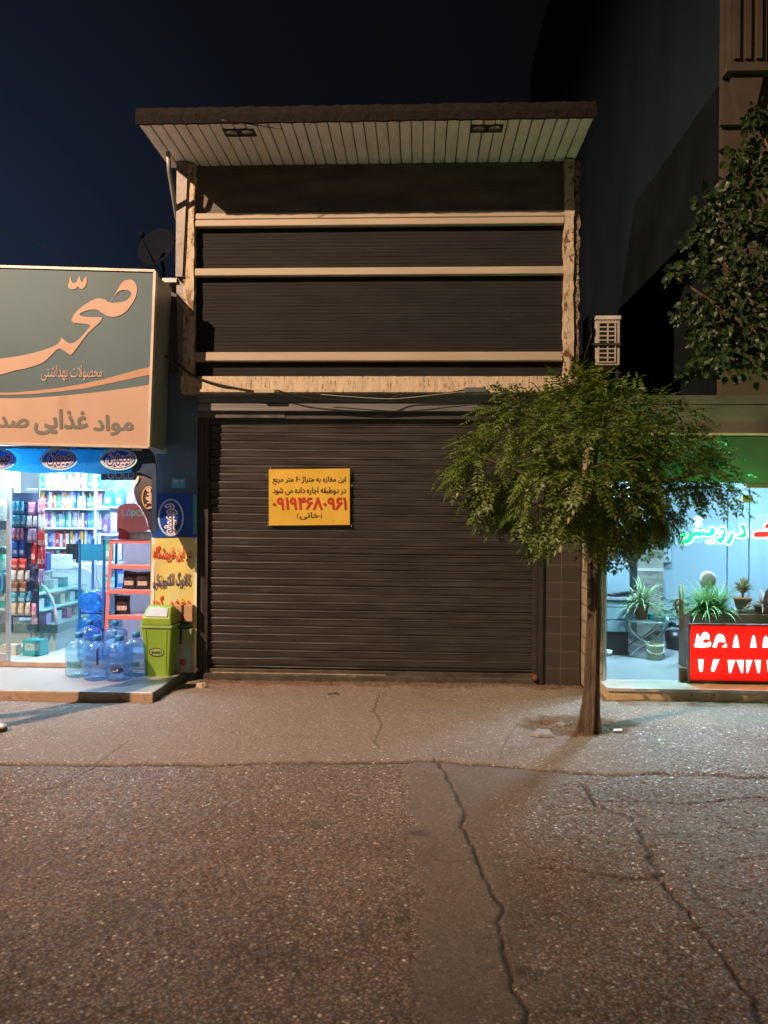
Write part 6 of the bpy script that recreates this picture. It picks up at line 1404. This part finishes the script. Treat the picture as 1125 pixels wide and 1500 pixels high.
def shoe(c, rot):
    b = MB(); s = MB(); Ls, Lu = [], []; ca, sa = math.cos(rot), math.sin(rot)
    for x, w, h in ((-.13, .028, .07), (-.115, .036, .085), (-.06, .038, .10), (0, .040, .095), (.05, .046, .07), (.10, .047, .055), (.135, .038, .045), (.152, .018, .032)):
        f = lambda y, zq: V((c[0] + x * ca - (zq) * sa, c[1] + y, c[2] + zq * ca + x * sa))
        Ls.append([f(w * 1.06 * k, q) for k, q in ((-1, .0), (1, 0), (1.04, .022), (-1.04, .022))])
        Lu.append([f(w * k, q) for k, q in ((-1, .022), (-1.02, .022 + h * .3), (-.75, h * .8), (-.3, h), (.3, h), (.75, h * .8), (1.02, .022 + h * .3), (1, .022))])
    s.loft(Ls); b.loft(Lu, smooth=True)
    u = b.build('shoe', mat('shoe_cream_tan', (.55, .40, .26), .6, var=.25, scale=9), pr_); s.build('sole', M_black, u)
    k = MB(); k.loft([[q + V((0, 0, .001)) for q in L] for L in Lu[5:]] if False else [[V((q.x, q.y, q.z + .0015)) for q in L] for L in Lu[5:]], smooth=True); k.build('toe_cap', M_white, u)
shoe((px0, py0, .012), 0.0); shoe((bx_ - .20, by_ + .09, .03), -.35)

# ================================================================== SKY, LIGHT, CAMERA
w = bpy.data.worlds.new('World'); sc.world = w; w.use_nodes = True; t = w.node_tree; bg = t.nodes['Background']
sky = t.nodes.new('ShaderNodeTexSky'); sky.sky_type = 'NISHITA'; sky.sun_disc = False; sky.sun_elevation = math.radians(-4.5); sky.sun_rotation = math.radians(250); sky.altitude = 300
hs = t.nodes.new('ShaderNodeHueSaturation'); hs.inputs['Saturation'].default_value = .8; hs.inputs['Value'].default_value = 1.
lk(t, sky.outputs[0], hs.inputs['Color'])
# town glow low in the sky over the lit shops, black overhead
tcw = t.nodes.new('ShaderNodeTexCoord'); sx = t.nodes.new('ShaderNodeSeparateXYZ'); lk(t, tcw.outputs['Generated'], sx.inputs[0])
dotn = t.nodes.new('ShaderNodeVectorMath'); dotn.operation = 'DOT_PRODUCT'; lk(t, tcw.outputs['Generated'], dotn.inputs[0]); dotn.inputs[1].default_value = V((-.62, .75, .12)).normalized()
r1 = ramp(t, dotn.outputs['Value'], [(.60, (.0025, .0026, .003)), (.84, (.004, .0046, .007)), (.93, (.007, .0108, .021)), (1., (.015, .025, .052))])
bg.inputs['Strength'].default_value = 1.0
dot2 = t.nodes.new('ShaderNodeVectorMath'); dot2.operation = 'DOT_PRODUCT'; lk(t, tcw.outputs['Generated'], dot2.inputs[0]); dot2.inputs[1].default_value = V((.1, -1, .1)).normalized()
r2 = ramp(t, dot2.outputs['Value'], [(.55, (0, 0, 0)), (1., (.20, .155, .125))])     # warm fill added low behind the viewer, standing in for the unseen street's light
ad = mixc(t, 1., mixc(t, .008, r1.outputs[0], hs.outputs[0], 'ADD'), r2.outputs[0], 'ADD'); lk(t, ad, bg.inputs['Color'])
# what the green and red tubes give off, gathered at the signs themselves
for nm_, lc, col_, en in (('neon_green_light', pN(1050, 770) + V((0, -.17, 0)), (.04, 1., .2), 27.), ('neon_red_light', pN(1140, 785), (1., .08, .06), 9.)):
    l_ = bpy.data.lights.new(nm_, 'POINT'); l_.energy = en; l_.color = col_; l_.shadow_soft_size = .03
    q = bpy.data.objects.new(nm_, l_); COL.objects.link(q); q.location = lc + V((0, -.03, 0))
# the street lamp across the road: warm, high, to the left of the viewer
ld_ = bpy.data.lights.new('street_lamp_light', 'SPOT'); ld_.energy = 15000; ld_.color = (1., .65, .42); ld_.spot_size = math.radians(62); ld_.spot_blend = 1.; ld_.shadow_soft_size = .07
lo = bpy.data.objects.new('street_lamp_light', ld_); COL.objects.link(lo); lo.location = (-9.05, -9.1, 10.35)
lo.rotation_euler = (V((-.9, .9, 2.5)) - V(lo.location)).to_track_quat('-Z', 'Y').to_euler()
cd_ = bpy.data.cameras.new('camera'); co = bpy.data.objects.new('camera', cd_); COL.objects.link(co); sc.camera = co
cd_.sensor_fit = 'VERTICAL'; cd_.sensor_height = 36; cd_.lens = 36 * F / 1500; cd_.clip_end = 1000; cd_.clip_start = .05
c, s = math.cos(RHO), math.sin(RHO); cr = RGT * c + UP * s; cu = UP * c - RGT * s; bk = -FWD
M = Matrix(((cr.x, cu.x, bk.x, CAM.x), (cr.y, cu.y, bk.y, CAM.y), (cr.z, cu.z, bk.z, CAM.z), (0, 0, 0, 1))); co.matrix_world = M
sc.view_settings.view_transform = 'Standard'; sc.view_settings.look = 'None'; sc.view_settings.exposure = 0; sc.view_settings.gamma = 1
sc.cycles.max_bounces = 8; sc.cycles.transparent_max_bounces = 24; sc.cycles.caustics_reflective = False; sc.cycles.caustics_refractive = False
sc.cycles.use_denoising = True; sc.cycles.sample_clamp_indirect = 6; sc.cycles.sample_clamp_direct = 0
